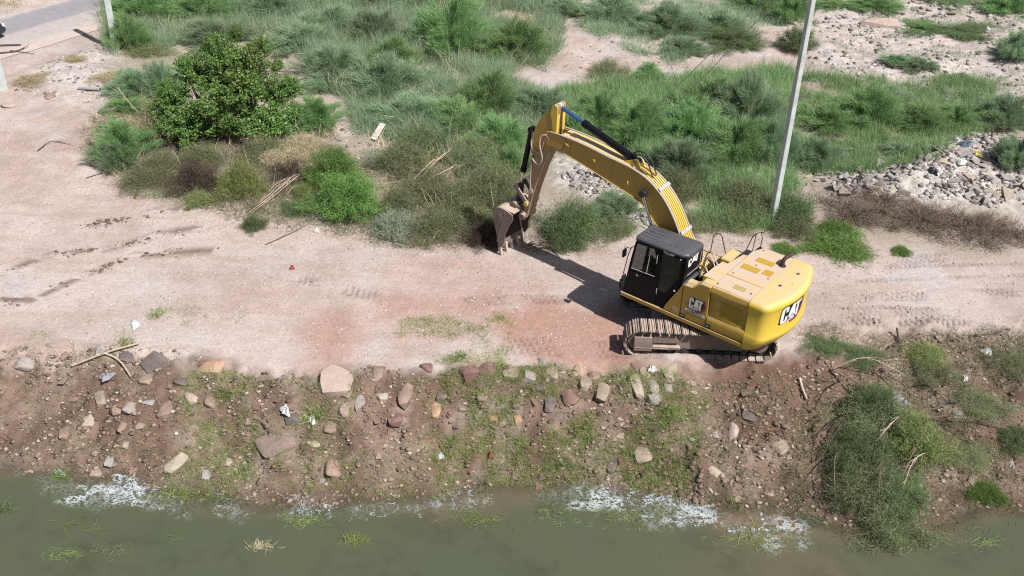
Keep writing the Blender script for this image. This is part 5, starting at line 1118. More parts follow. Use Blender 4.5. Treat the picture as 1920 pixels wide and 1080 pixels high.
ST_ = [
 (630, 716, 76, 66, 'stone_pink', 'largest boulder on the bank crest, pinkish tan with a dark crack on its left', 0),
 (291, 683, 58, 42, 'stone_dark', 'large flat dark grey boulder below the crossed cut sticks', -.5), (46, 680, 42, 34, 'stone_grey', 'grey boulder on the crest at the far left', .3),
 (398, 688, 52, 30, 'stone_orange', 'orange-brown boulder half buried in dust on the left crest', 0), (238, 668, 34, 22, 'stone_dark', 'dark stone under the end of the cut stick', 0),
 (168, 790, 30, 48, 'stone_cream', 'long cream stone standing on the left bank', -.45), (190, 746, 26, 32, 'stone_tan', 'tan angular stone above the long cream one', .2), (243, 764, 28, 26, 'stone_grey', 'grey-tan stone on the left bank next to a square one', 0),
 (218, 768, 24, 20, 'stone_brown', 'small brown stone between two pale ones on the left bank', 0), (123, 812, 24, 24, 'stone_brown', 'round brown stone alone low on the left bank', 0), (233, 800, 24, 24, 'stone_brown', 'rounded grey-brown stone low on the left bank', 0),
 (262, 799, 24, 14, 'stone_tan', 'thin tan stone beside the rounded one low on the left bank', 0), (278, 753, 34, 13, 'stone_pale', 'long thin pale stone on the left bank', .1), (358, 746, 28, 26, 'stone_pink', 'pinkish triangular stone left of the bright grass tuft', .5),
 (310, 768, 32, 30, 'stone_brown', 'mud-coloured stone in the middle of the left bank', 0), (236, 834, 15, 16, 'stone_cream', 'small pale round stone under the rounded one', 0), (330, 868, 30, 42, 'stone_cream', 'broken cream stone near the waterline at the left', -.6),
 (428, 863, 18, 26, 'stone_cream', 'cream egg-shaped stone in the grass streak', 0), (385, 890, 24, 18, 'stone_pale', 'whitish pointed stone at the waterline below the grass streak', 0), (206, 864, 20, 24, 'stone_pale', 'white stone at the edge of the left foam', 0),
 (179, 886, 26, 20, 'stone_tan', 'tan stone at the edge of the foam on the left', 0), (548, 786, 32, 22, 'stone_dark', 'dark grey stone under the white plastic bag', .3), (590, 833, 20, 15, 'stone_cream', 'small angular cream stone below the dark slabs', .4),
 (604, 904, 16, 13, 'stone_pale', 'bright white stone at the waterline left of centre', 0), (624, 876, 36, 36, 'stone_brown', 'brown mud-covered stone above the waterline left of centre', 0), (515, 830, 84, 40, 'stone_slab', 'big flat purplish slab pressed into the bank', .2),
 (646, 768, 26, 28, 'stone_tan', 'tan stone below the largest boulder', 0), (674, 756, 24, 36, 'stone_grey', 'narrow grey stone right below the largest boulder', .2), (620, 800, 26, 24, 'stone_brown', 'brown stone under the largest boulder', 0),
 (762, 738, 32, 54, 'stone_brown', 'tall brown wedge-shaped stone left of centre on the bank', -.35), (742, 782, 32, 42, 'stone_maroon', 'reddish stone below the tall brown wedge', 0), (710, 700, 34, 36, 'stone_brown', 'brown crumbly stone on the crest right of the largest boulder', 0),
 (718, 743, 28, 15, 'stone_cream', 'small loaf-shaped cream stone left of the brown wedge', .2), (798, 689, 30, 18, 'stone_maroon', 'flat purplish stone on the crest left of the maroon boulders', 0), (818, 766, 26, 38, 'stone_orange', 'orange stone with a pale face left of centre', 0),
 (826, 742, 20, 24, 'stone_dark', 'small dark stone leaning on the orange one', 0), (880, 699, 40, 36, 'stone_maroon', 'maroon boulder, left one of the row on the crest', .2), (913, 695, 40, 32, 'stone_maroon', 'maroon-brown boulder, second of the row on the crest', 0),
 (958, 700, 40, 26, 'stone_tan', 'tan boulder half in the grass, third of the row on the crest', 0), (993, 706, 30, 24, 'stone_grey', 'pale boulder at the right end of the crest row', 0), (1016, 680, 20, 26, 'stone_grey', 'small upright grey stone on the crest in front of the track', 0),
 (1034, 700, 34, 28, 'stone_tan', 'tan stone in the cluster right of the crest row', 0), (1012, 726, 26, 16, 'stone_dark', 'flat dark stone under the cluster right of the crest row', 0), (1048, 686, 22, 20, 'stone_grey', 'grey stone at the back of the cluster right of the crest row', 0),
 (905, 742, 22, 32, 'stone_brown', 'brown stone below the maroon boulders', 0), (926, 785, 18, 14, 'stone_orange', 'small reddish stone, left of three in the middle bank', 0), (943, 790, 16, 22, 'stone_brown', 'small brown stone, middle of three in the middle bank', 0), (971, 786, 20, 20, 'stone_orange', 'small reddish stone, right of three in the middle bank', .4),
 (1098, 718, 30, 34, 'stone_tan', 'tan stone with a dark gap above, right of centre on the bank', 0), (1112, 705, 26, 18, 'stone_brown', 'brown stone lying behind the tan one right of centre', 0), (1130, 736, 34, 42, 'stone_tan', 'large tan drop-shaped stone right of centre on the bank', -.4),
 (1068, 746, 36, 28, 'stone_maroon', 'reddish brown stone with a pale corner right of centre', .3), (1030, 757, 24, 32, 'stone_dark', 'dark upright stone in the grass right of centre', 0),
 (1195, 724, 26, 40, 'stone_cream', 'tall pale stone, left one of the pile in front of the track', .1), (1224, 722, 26, 46, 'stone_grey', 'grey upright stone in the middle of the pile in front of the track', 0), (1228, 748, 34, 24, 'stone_grey', 'grey stone at the bottom of the pile in front of the track', .4),
 (1257, 697, 38, 50, 'stone_cream', 'big cream slab on the right of the pile in front of the track', -.25), (1252, 728, 24, 18, 'stone_grey', 'small grey stone below the cream slab', 0), (1188, 690, 32, 30, 'stone_maroon', 'reddish block against the near track', 0), (1208, 700, 20, 30, 'stone_tan', 'narrow tan stone between the reddish block and the pile', .3),
 (1205, 851, 38, 38, 'stone_tan', 'tan boulder with a white scar in the dark clods', 0), (1148, 871, 24, 28, 'stone_dark', 'dark brown round stone left of the scarred boulder', 0), (1055, 873, 15, 13, 'stone_cream', 'single cream stone low on the middle bank', 0), (1008, 913, 24, 18, 'stone_maroon', 'reddish stone at the waterline in the middle', .4),
 (1339, 884, 28, 22, 'stone_cream', 'cream angular stone above the foam', .5), (1354, 890, 10, 14, 'stone_cream', 'thin pale stone leaning on the cream angular one', 0), (1372, 802, 36, 44, 'stone_pink', 'grey-pink boulder on the bank below the counterweight', -.3), (1408, 781, 38, 18, 'stone_dark', 'dark grey slab beside the grey-pink boulder', -.4),
 (1342, 816, 14, 16, 'stone_grey', 'small grey stone left of the grey-pink boulder', 0), (1463, 838, 36, 24, 'stone_tan', 'tan irregular stone right of the grey-pink boulder', .2), (1480, 857, 14, 12, 'stone_tan', 'small tan stone under the irregular one', 0), (1441, 925, 22, 16, 'stone_tan', 'tan stone at the waterline near the uprooted brush', .3), (1383, 932, 14, 20, 'stone_tan', 'small upright tan stone at the waterline', 0), (1415, 932, 16, 14, 'stone_brown', 'small brown stone at the waterline left of the tan one', 0), (1331, 917, 12, 16, 'stone_cream', 'small cream stone just above the foam', 0),
 (1835, 905, 52, 24, 'stone_tan', 'long tan boulder at the waterline on the right', 0), (1826, 870, 18, 14, 'stone_pale', 'small pale stone above the long tan boulder', 0), (1897, 870, 12, 20, 'stone_grey', 'small grey stone right of the long tan boulder', 0), (1795, 775, 22, 24, 'stone_pale', 'pale stone on the bank in the olive scrub at the right', 0),
 (95, 648, 24, 16, 'stone_grey', 'small grey stone on the left crest', 0), (125, 665, 22, 22, 'stone_brown', 'brown stone on the left crest beside the grey one', 0), (275, 712, 34, 24, 'stone_brown', 'brown stone below the large flat dark boulder', 0), (340, 715, 30, 18, 'stone_dark', 'dark flat stone right of the large flat dark boulder', 0), (395, 752, 26, 22, 'stone_brown', 'brown stone beside the bright drooping tuft', 0),
 (870, 765, 20, 16, 'stone_brown', 'small brown stone right of the orange one', 0), (1150, 820, 18, 16, 'stone_brown', 'brown stone above the dark clods', 0), (1290, 690, 22, 16, 'stone_tan', 'small tan stone right of the cream slab', 0), (1080, 690, 20, 16, 'stone_tan', 'small tan stone on the crest right of the cluster', 0), (1170, 705, 18, 18, 'stone_tan', 'small tan stone left of the reddish block', 0)]
for px, py, w, h, mt, lab, yw in ST_:
    stone(px, py, w, h, mt, lab, BK, yaw=yw + random.uniform(-.15, .15), thick=.10 if w > 80 else None, lift=.0 if w > 80 else .02)
# smaller anonymous stones of the bank
rs = random.Random(99); SMALL = []
for i in range(12): SMALL.append(None)
def small_protos(mts, n0, name):
    out = []
    for i in range(10):
        bm = stone_geo(700 + n0 + i, 1, .8, .62, 10, .05, .6); me = bpy.data.meshes.new(name); bm.to_mesh(me); bm.free(); me.shade_smooth(); me.set_sharp_from_angle(angle=R(24)); me.materials.append(M[mts[i % len(mts)]]); out.append(me)
    return out
pr = small_protos(['stone_tan', 'stone_brown', 'stone_brown', 'stone_mud', 'stone_mud', 'stone_maroon'], 0, 'stone')
for i in range(120):
    px = rs.uniform(5, 1900); t_ = rs.random(); cy = np.interp(px, [0, 470, 1180, 1480, 1540, 1920], [668, 705, 705, 690, 640, 640]); sy = np.interp(px, [0, 400, 1100, 1300, 1600, 1920], [862, 905, 905, 925, 960, 935])
    if 1530 < px < 1780 and rs.random() < .8: continue
    p = at(px, cy + (sy - cy) * t_); o = bpy.data.objects.new('stone', pr[i % 10]); COL.objects.link(o); q = rs.uniform(.05, .13) * (1.25 if rs.random() < .15 else 1)
    o.scale = (q * rs.uniform(.8, 1.4), q, q * .9); o.location = (p[0], p[1], p[2] + q * .05); o.rotation_euler = (rs.uniform(-.3, .6), rs.uniform(-.3, .3), rs.uniform(0, 6.3))
    tag(o, 'fist to head sized stone strewn among the named boulders of the bank', 'stone', BK)
# --- broken concrete of the dumped rubble: bigger pieces one by one
RB = 'broken concrete pieces on the right rubble heap'
pr2 = small_protos(['stone_pale', 'stone_grey', 'stone_pale', 'stone_cream', 'stone_pale', 'stone_grey'], 40, 'rubble_block')
def blocks(poly, n, smin, smax, lab, grp, seed, thr=None):
    r = np.random.default_rng(seed); x, y = scatter(poly, 40, r, thr); k = r.permutation(len(x))[:n]
    for i in k:
        o = bpy.data.objects.new('rubble_block', pr2[int(r.integers(10))]); COL.objects.link(o); q = r.uniform(smin, smax) ** 1.0 * r.uniform(.6, 1)
        o.location = (x[i], y[i], gz(x[i], y[i]) + q * .2); o.scale = (q, q * r.uniform(.7, 1.2), q * r.uniform(.35, .8)); o.rotation_euler = (r.uniform(-.5, .5), r.uniform(-.5, .5), r.uniform(0, 6.3)); tag(o, lab, 'rubble block', grp)
blocks([(1480, 320), (1640, 300), (1700, 380), (1560, 400)], 34, .10, .30, 'grey-white broken concrete piece between the concrete pole and the dead brush', 'rubble right of the concrete pole', 68)
blocks(RUB_R, 100, .10, .36, 'pale broken concrete piece of the rubble heap at the right behind the dead brush', RB, 61)
blocks([(1690, 300), (1925, 290), (1950, 400), (1750, 370)], 30, .16, .42, 'pale broken concrete piece of the rubble heap at the right behind the dead brush', RB, 62)
blocks(RUB_M, 35, .10, .26, 'white rubble piece seen under the arch of the boom', 'white rubble under the boom', 63)
blocks([(1380, 300), (1560, 300), (1560, 360), (1400, 350)], 20, .10, .26, 'white rubble piece lying in the green at the foot of the concrete pole', 'rubble beside the concrete pole', 64)
blocks([(1640, 0), (1860, 20), (1860, 45), (1700, 40)], 42, .14, .32, 'grey rubble piece of the long heap at the top right', 'rubble at the top right', 65)
blocks(RUB_L, 22, .06, .18, 'small pale rubble piece of the strip between road and thicket', 'rubble strip at the left', 66)
stone(1645, 48, 100, 26, 'stone_pink', 'low smooth mound of pale dirt at the top right', None, 'dirt_mound', 'dirt mound', .2, 0, .45, .02)
stone(205, 210, 40, 22, 'stone_pale', 'pale yellowish boulder at the left end of the thicket', None, lift=.3)
stone(18, 200, 34, 16, 'stone_pink', 'flat pinkish rock in the dirt near the left edge', None); stone(95, 182, 24, 14, 'stone_brown', 'brown block in the dirt left of the rubble strip', None); stone(188, 91, 18, 14, 'stone_cream', 'cream round stone at the foot of the far left pole', None)
stone(322, 328, 24, 14, 'stone_cream', 'white block beside the dark root heap', None); stone(771, 319, 22, 14, 'stone_pale', 'pale stone lying on the sage shrub right of the dense bush', None); stone(953, 140, 14, 10, 'stone_pale', 'white stone at the foot of the bright feathery bush', None)

# --- gravel, clods and crumbs nobody could count
ICO = None
def crumbs(name, x, y, smin, smax, m, label, cat, rng, flat_=.7, sink=.25, z=None, power=2.2):
    bm = bmesh.new(); bmesh.ops.create_icosphere(bm, subdivisions=1, radius=1); V0 = np.array([v.co for v in bm.verts]); F0 = np.array([[v.index for v in f.verts] for f in bm.faces]); bm.free()
    n = len(x); z = ground_h(x, y) if z is None else z; s = smin + (smax - smin) * rng.uniform(0, 1, n) ** power
    J = V0[None] * (1 + rng.normal(size=(n, len(V0), 3)) * .20); J = J * (s[:, None, None] * np.stack([rng.uniform(.7, 1.4, n), rng.uniform(.7, 1.3, n), rng.uniform(.45, .95, n) * flat_], 1)[:, None])
    a = rng.uniform(0, 6.28, n); ca, sa = np.cos(a)[:, None], np.sin(a)[:, None]; X = J[..., 0] * ca - J[..., 1] * sa; Y = J[..., 0] * sa + J[..., 1] * ca
    V = np.stack([X + x[:, None], Y + y[:, None], J[..., 2] + (z + s * flat_ * (.5 - sink) * .6)[:, None]], -1)
    F = (F0[None] + (np.arange(n) * len(V0))[:, None, None]).reshape(-1, 3); ct = np.repeat(rng.uniform(0, 1, n), len(V0)); col = np.stack([ct, ct * 0, ct * 0], 1)
    o = link(name, mesh_np(name, V.reshape(-1, 3), F, m, {'leaf': col}, False)); tag(o, label, cat, None, 'stuff'); return o
def crumb_mat(name, *cols):
    m, t, p = mat(name); M[name] = m; a = N(t, 'ShaderNodeVertexColor'); a.layer_name = 'leaf'; s = N(t, 'ShaderNodeSeparateColor'); t.links.new(a.outputs['Color'], s.inputs[0])
    c = ramp(t, s.outputs[0], *[(i / (len(cols) - 1), (*q, 1)) for i, q in enumerate(cols)]); t.links.new(c, p.inputs['Base Color']); p.inputs['Roughness'].default_value = .92; p.inputs['Specular IOR Level'].default_value = .15
crumb_mat('bank_clods', (.12, .085, .065), (.16, .115, .09), (.19, .14, .105), (.215, .16, .125), (.24, .18, .14), (.30, .235, .185), (.46, .40, .33))
crumb_mat('dust_gravel', (.28, .21, .175), (.44, .35, .30), (.52, .43, .38), (.62, .56, .51))
crumb_mat('rubble_bits', (.09, .08, .07), (.20, .175, .16), (.26, .235, .22), (.33, .30, .285), (.52, .50, .48))
crumb_mat('dark_clods', (.10, .07, .055), (.17, .12, .09), (.22, .16, .12))
g2 = np.random.default_rng(31)
BANKP = [(-60, 655), (320, 672), (600, 700), (980, 690), (1180, 700), (1400, 690), (1500, 665), (1700, 620), (1960, 620), (1960, 930), (1600, 965), (1300, 915), (1000, 900), (600, 905), (200, 880), (-60, 860)]
x, y = scatter(BANKP, 170, g2, .34, .6); crumbs('soil_clods', x, y, .010, .075, 'bank_clods', 'brown soil clods and small gravel covering the bank', 'soil', g2, .55, .35, None, 2.8)
x, y = scatter([(1180, 790), (1320, 780), (1330, 925), (1190, 915)], 230, g2, .3, .5); crumbs('soil_clods', x, y, .02, .11, 'dark_clods', 'dark cracked clods on the bank right of centre', 'soil', g2, .8, .3, None, 1.6)
x, y = scatter([(1430, 690), (1560, 680), (1560, 800), (1400, 780)], 120, g2, .4, .5); crumbs('soil_clods', x, y, .015, .08, 'dark_clods', 'reddish soil crumbs on the slope behind the counterweight', 'soil', g2)
x, y = scatter([(-80, 190), (500, 400), (1000, 480), (1950, 490), (1950, 600), (1500, 620), (1000, 680), (-80, 650)], 34, g2, .44, .9); crumbs('gravel', x, y, .008, .036, 'dust_gravel', 'fine gravel on the dirt yard and track', 'gravel', g2)
for k_, (r_, d_, s0, s1, lab) in enumerate(((RUB_R, 100, .02, .13, 'small pale debris of the rubble heap at the right'), (RUB_M, 150, .02, .12, 'small white rubble under the boom'), (RUB_L, 40, .015, .07, 'small pale rubble of the strip at the left'), (RUB_T, 18, .02, .13, 'scattered pale rubble over the rough ground at the top right'),
        ([(1090, 60), (1300, 110), (1300, 160), (960, 160), (1040, 100)], 6, .02, .08, 'small stones on the sand patch'), ([(600, 230), (800, 240), (800, 330), (690, 330), (600, 260)], 22, .02, .10, 'pale debris among the shrubs left of the stick'),
        ([(1700, 620), (1930, 610), (1930, 680), (1800, 670)], 50, .01, .05, 'grey gravel along the track edge at the right'), ([(570, 400), (1000, 450), (1000, 480), (560, 440)], 22, .015, .06, 'litter and pale bits along the front of the thicket'))):
    x, y = scatter(r_, d_, g2, .40, .8); crumbs('rubble', x, y, s0, s1, 'rubble_bits', lab, 'rubble', g2, .8, .2, None, 2.6)
for k_, r_ in enumerate(ROWS):
    a = polyw(r_); n = 260; q = g2.uniform(0, 1, n) * (len(a) - 1); i = q.astype(int).clip(0, len(a) - 2); f = q - i; x = a[i, 0] * (1 - f) + a[i + 1, 0] * f + g2.normal(size=n) * .08; y = a[i, 1] * (1 - f) + a[i + 1, 1] * f + g2.normal(size=n) * .12
    k = fbm(x, y, .5, 401) > .48; crumbs('soil_clods', x[k], y[k], .02, .07, 'dark_clods', ('dark soil crumbs dropped in a line across the yard, middle row', 'dark soil crumbs dropped in a line across the yard, lowest row', 'dark soil crumbs dropped in a line across the yard, upper row')[k_], 'soil', g2, .6)

# ------------------------------------------------------------------ foam, floating weed
m, t, p = mat('foam'); M['foam'] = m; p.inputs['Base Color'].default_value = (.42, .47, .49, 1); p.inputs['Roughness'].default_value = .7
m, t, p = mat('foam_thin'); M['foam_thin'] = m; p.inputs['Base Color'].default_value = (.27, .30, .29, 1); p.inputs['Roughness'].default_value = .7
def foam(px0, px1, y0, y1, dens, label, seed, lace=.5, thin=False):
    """dry scum: crooked flecks and threads lying on the water"""
    g = np.random.default_rng(seed); n = dens
    px = g.uniform(px0, px1, n); v = g.uniform(0, 1, n); py = shore_y(px) + y0 + (y1 - y0) * v
    d_ = FW[:, None] * F_PX + RT[:, None] * (px - 960) - UP[:, None] * (py - 540); t_ = (WZ - CAM_H) / d_[2]; x, y = d_[0] * t_, d_[1] * t_
    ridge = np.abs(fbm(x, y, .55, seed + 5, 3) - .5); den = fbm(x, y, 1.1, seed + 9)
    u = (px - px0) / (px1 - px0); fade = np.minimum(1, np.minimum(u, 1 - u) * 6) * (1 - .5 * v)
    fine = np.abs(fbm(x + y * .3, y * 1.5, .16, seed + 21, 3) - .5); pr_ = np.clip(1.3 - ridge / (.03 + .06 * lace * den), 0, 1) + np.clip((den - .5) * 3, 0, 1) * .6
    k = (g.uniform(0, 1, n) < pr_ * fade * (.06 + .75 * (fine < .045))); x, y = x[k], y[k]; n = len(x)
    a = g.uniform(-.5, 1.1, n) + (fbm(x, y, .6, seed + 3) - .5) * 6; L = g.uniform(.012, .05, n); W_ = g.uniform(.003, .007, n)
    d = np.stack([np.cos(a), np.sin(a), np.zeros(n)], 1); s_ = np.stack([-np.sin(a), np.cos(a), np.zeros(n)], 1); zz = WZ + .006 + g.uniform(0, .02, n)
    c = np.stack([x, y, zz], 1); b = d * L[:, None]; w = s_ * W_[:, None]; up_ = np.array([0, 0, 1.0])
    V = np.stack([c - b, c - w + up_ * .004, c + b, c + w + up_ * .004, c - b * .1 + w * .2 + up_ * .014], 1).reshape(-1, 3); i5 = (np.arange(n) * 5)[:, None]
    T = np.concatenate([i5 + [0, 1, 4], i5 + [1, 2, 4], i5 + [2, 3, 4], i5 + [3, 0, 4]], 0)
    o = link('foam', mesh_np('foam', V, T, 'foam_thin' if thin else 'foam', None, False)); tag(o, label, 'foam', None, 'stuff')
foam(90, 275, -18, 38, 24000, 'white foam patch on the water at the left shore', 801, 1.0)
foam(190, 320, 0, 50, 9000, 'lacy foam tongue reaching into the water at the left', 807, .6)
foam(240, 500, -12, 52, 12000, 'grey scum threads on drowned grass left of centre', 802, .4, True)
foam(515, 640, -10, 45, 5200, 'ragged white foam lace left of centre', 803, .7); foam(640, 800, 0, 50, 3000, 'loose foam flecks by the shore', 804, .4); foam(830, 930, -12, 42, 5200, 'small white foam patch at the middle of the shore', 805, .9)
foam(1070, 1340, -14, 26, 26000, 'long white foam streak, left half, at the foot of the grassy bank', 806, 1.0); foam(1180, 1490, 2, 52, 22000, 'broad pale foam streak along the shore before the uprooted brush', 808, .8); foam(0, 50, -14, 6, 1500, 'thin foam line at the far left shore', 809, .6, True)
def waterweed(px, py, wpx, n, hh, mt, label, seed, dx=0.6, cat='water weed'):
    g = np.random.default_rng(seed); q = ray(px, py, WZ); s = F_PX / (FW @ np.array([q[0], q[1], WZ - CAM_H])); w = wpx / s / 2
    x = q[0] + g.normal(size=n) * w * .5; y = q[1] + g.normal(size=n) * w * .22
    D = unit(np.stack([np.full(n, dx) + g.normal(size=n) * .6, g.normal(size=n) * .6, g.uniform(.05, .5, n)], 1)); V, T, tv = blades(np.stack([x, y, np.full(n, WZ - .01)], 1), D, hh * g.uniform(.5, 1.2, n), np.full(n, .012), g, .5, 2)
    V[:, 2] = np.maximum(V[:, 2], WZ + .008)
    col = np.stack([np.repeat(g.uniform(0, 1, n), 5), tv * .5, tv * 0], 1); tag(link('water_weed', mesh_np('water_weed', V, T, mt, {'leaf': col}, False)), label, cat, None, 'stuff')
for i, (px, py, w, n, hh, mt, lab, dx) in enumerate(((112, 893, 30, 130, .28, 'leaf_bright', 'bright green blades sticking out of the left foam', .5), (5, 955, 40, 120, .32, 'leaf_dense', 'green water weed at the left edge of the view', .5), (130, 983, 60, 22, .4, 'leaf_grass', 'two thin green blades floating at the left', .9), (170, 993, 40, 12, .4, 'leaf_grass', 'few green blades floating right of the pair', .9),
      (110, 1038, 70, 50, .35, 'leaf_grass', 'green floating weed low at the left', .9), (200, 1035, 90, 130, .25, 'leaf_olive', 'brown-green floating weed raft low at the left', .4), (320, 1008, 60, 10, .45, 'leaf_grass', 'single thin blade floating left of centre', 1.0), (420, 928, 110, 420, .22, 'leaf_dense', 'dark green drowned weed behind the scum threads', .6), (330, 925, 160, 300, .25, 'leaf_grass', 'drowned grass among the scum threads', .6),
      (490, 1025, 50, 90, .2, 'leaf_straw', 'pale weed knot floating left of centre', .3), (565, 975, 80, 130, .25, 'leaf_grass', 'trailing weed below the ragged foam lace', .8), (663, 1013, 50, 190, .22, 'leaf_grass', 'curled bright green weed ring floating in the middle', .1), (890, 975, 110, 110, .4, 'leaf_grass', 'thin weeds under the surface below the middle foam', .9), (1060, 965, 150, 90, .3, 'leaf_grass', 'sparse floating weeds right of centre', .7),
      (1180, 968, 140, 160, .28, 'leaf_grass', 'floating green weeds below the long foam streak', .5), (1420, 1010, 160, 170, .3, 'leaf_grass', 'floating weeds below the broad foam', .6), (1530, 975, 60, 120, .22, 'leaf_dense', 'green weeds in shallow water left of the brush', .4), (1750, 955, 70, 150, .22, 'leaf_grass', 'light green weeds in the shallows right of the brush', .4), (1780, 1000, 200, 130, .3, 'leaf_olive', 'drowned twigs and weeds at the right shore', .6), (1700, 1010, 130, 160, .35, 'leaf_olive', 'dark weed trailing below the uprooted brush', .8), (1840, 1022, 60, 24, .35, 'leaf_grass', 'thin yellow weed floating at the right', .9))):
    waterweed(px, py, w, n, hh, mt, lab, 900 + i, dx)
# ------------------------------------------------------------------ poles, guy wires
M['pole'] = flat('weathered_concrete', (.50, .55, .53), .8, 0, .22, 3)
M['polestain'] = flat('stained_concrete', (.42, .46, .42), .85, 0, .2, 5)
M['wire'] = flat('galvanised_wire', (.42, .44, .42), .5, .3)
def pole(px, py, r0, r1, H_, lean, label, rz):
    p = at(px, py); e = empty('concrete_pole', (p[0], p[1], p[2] - .1)); tag(e, label, 'pole')
    m = MB(); rr_ = lambda r, z, c: [(c[0] + r * math.cos(rz + k * math.pi / 3), c[1] + r * math.sin(rz + k * math.pi / 3), z) for k in range(6)]
    k = [(z, r0 + (r1 - r0) * z / H_, (lean[0] * z / H_, lean[1] * z / H_)) for z in (0, .9, H_ * .5, H_)]; m.loft([rr_(r, z, c) for z, r, c in k]); m.build('shaft', 'pole', e, .012)
    return e, p
pe, pp = pole(1447, 415, .155, .105, 9.6, (0, 0), 'tall pale concrete power pole rising out of the picture beside the dirt track', .25)
top = np.array([pp[0], pp[1], 9.3])
m = MB(); m.box(top[0] - .9, top[0] + .9, top[1] - .05, top[1] + .05, 9.0, 9.1); ca = m.build('crossarm', 'clamp', pe); ca.location = -Vector(pe.location)
pole(217, 92, .17, .14, 4.6, (0, 0), 'pale concrete pole standing at the roadside beyond the rubble strip', .1)
pole(5, 166, .19, .13, 8.5, (0, 0), 'pale concrete pole cut off by the left edge of the view', .3)
for i, (bx, by, tz, lab) in enumerate(((1152, 275, 9.2, 'upper guy wire running from the concrete pole down into the thicket'), (1176, 284, 8.7, 'lower guy wire running from the concrete pole down into the thicket'))):
    b = at(bx, by); a = np.array([pp[0], pp[1], tz]); m = MB(); m.tube([a, (a + b) / 2 + [0, 0, -.12], b + [0, 0, -.05]], .012, 5); q = a + (b - a) * .45; m2 = None
    o = m.build('guy_wire', 'wire', None); tag(o, lab, 'wire')
# ------------------------------------------------------------------ sticks, boards, litter
def stick_obj(name, pts, r, mt, label, cat, lift=.05, forks=0, seed=1):
    P = []
    for q in pts:
        w = at(q[0], q[1]); P.append(w + [0, 0, lift + (q[2] if len(q) > 2 else 0)])
    m = MB(); S = smooth_pts(P, 4); n = len(S); m.tube(S, [r * (1 - .5 * i / n) for i in range(n)], 7); rg = np.random.default_rng(seed)
    for k in range(forks):
        i = int(rg.integers(1, n - 1)); d = unit(S[min(i + 1, n - 1)] - S[i - 1] + rg.normal(size=3) * .25 * np.linalg.norm(S[i] - S[i - 1])); d[2] = abs(d[2]) * .5; L = rg.uniform(.25, .8)
        m.tube([S[i], S[i] + d * L * .5 + rg.normal(size=3) * .03, S[i] + d * L + rg.normal(size=3) * .06], [r * .5, r * .35, r * .12], 5)
    o = m.build(name, mt); tag(o, label, cat); return o
stick_obj('stick', [(136, 690), (205, 667, .05), (262, 648)], .035, 'paletwig', 'long tan cut stick lying on the left crest', 'stick', .08)
stick_obj('stick', [(198, 668), (225, 684, .05), (247, 712)], .028, 'palehose', 'short curved pale stick crossing the long tan one', 'stick', .10)
stick_obj('stick', [(1498, 714), (1504, 735), (1512, 754)], .04, 'palehose', 'short straight bleached stick stuck in the slope behind the counterweight', 'stick', .10)
stick_obj('stump', [(1690, 655), (1684, 640, .12), (1678, 628, .3)], .05, 'darktwig', 'thin dark stump standing on the crest right of the excavator', 'stump', -.05)
stick_obj('branch', [(372, 285), (320, 268, .4), (272, 258, .7), (232, 222, 1.0)], .03, 'greentwig', 'long bent pale green branch reaching left from the big leafy bush', 'branch', .2, 8, 3)
stick_obj('branch', [(70, 285), (95, 270, .05), (115, 268)], .018, 'darktwig', 'small dark broken twig on the dirt yard at the left', 'branch', .04, 4, 5)
stick_obj('branch', [(162, 335), (178, 330), (192, 326)], .014, 'rust', 'short reddish twig lying on the dirt yard', 'branch', .03)
stick_obj('branch', [(498, 460), (530, 446), (560, 432)], .014, 'darktwig', 'thin forked twig at the front of the cut branches', 'branch', .03, 3, 8)
for i in range(9):
    a = (462 + i * 4, 400 - i * 4 + (i % 3) * 6); stick_obj('cut_branch', [(a[0], a[1]), (a[0] + 38, a[1] - 20 - i * 1.5, .12), (a[0] + 74 + (i % 4) * 8, a[1] - 50 + i * 3 - (i % 3) * 7, .25)], .017, 'paletwig' if i % 3 else 'bark', 'bare cut branch of the fan-shaped pile in front of the dense green bush', 'branch', .06, 4, 20 + i)['group'] = 'cut branches in a fan'
shrub('M', 448, 378, 505, 440, 'bunch of green leaves at the tip of the cut branch pile', None, 'leaf_bunch', 'leaves', 1, .7)
shrub('M', 520, 355, 590, 410, 'wilted green leaves lying on the cut branch pile', None, 'leaf_bunch', 'leaves', 2, .6)
for i, (x0, y0, x1, y1) in enumerate(((770, 352, 815, 330), (780, 360, 850, 345), (790, 340, 835, 318))): stick_obj('cut_branch', [(x0, y0), ((x0 + x1) / 2, (y0 + y1) / 2, .3), (x1, y1, .5)], .03, 'paletwig', 'tan cut branch sticking out of the olive brush left of the bucket', 'branch', .15, 3, 50 + i)['group'] = 'cut branches left of the bucket'
for i, (x0, y0, x1, y1) in enumerate(((985, 470, 1060, 478), (990, 462, 1075, 470), (1000, 474, 1050, 486), (980, 466, 1040, 462))): stick_obj('cut_branch', [(x0, y0), ((x0 + x1) / 2, (y0 + y1) / 2 - 6, .12), (x1, y1)], .022, 'bark', 'grey branch scraped together right of the bucket teeth', 'branch', .05, 4, 60 + i)['group'] = 'branches beside the bucket'
for i, (q, lab) in enumerate((([(1600, 760), (1570, 800, .1), (1530, 870)], 'dark branch hanging down the left side of the uprooted brush'), ([(1640, 700), (1700, 760, .3), (1660, 860, .1)], 'grey branch arching over the uprooted brush'), ([(1700, 790), (1800, 800, .2), (1890, 810)], 'long dry branch lying across the right bank'), ([(1560, 700), (1640, 780, .4), (1650, 900, .2)], 'brown branch in the heart of the uprooted brush'), ([(1780, 760), (1860, 740, .1), (1925, 700)], 'dark branch on the bank near the right edge'))):
    stick_obj('branch', q, .024, ('darktwig', 'bark', 'bark', 'bark', 'darktwig')[i], lab, 'branch', .1, 7, 80 + i)
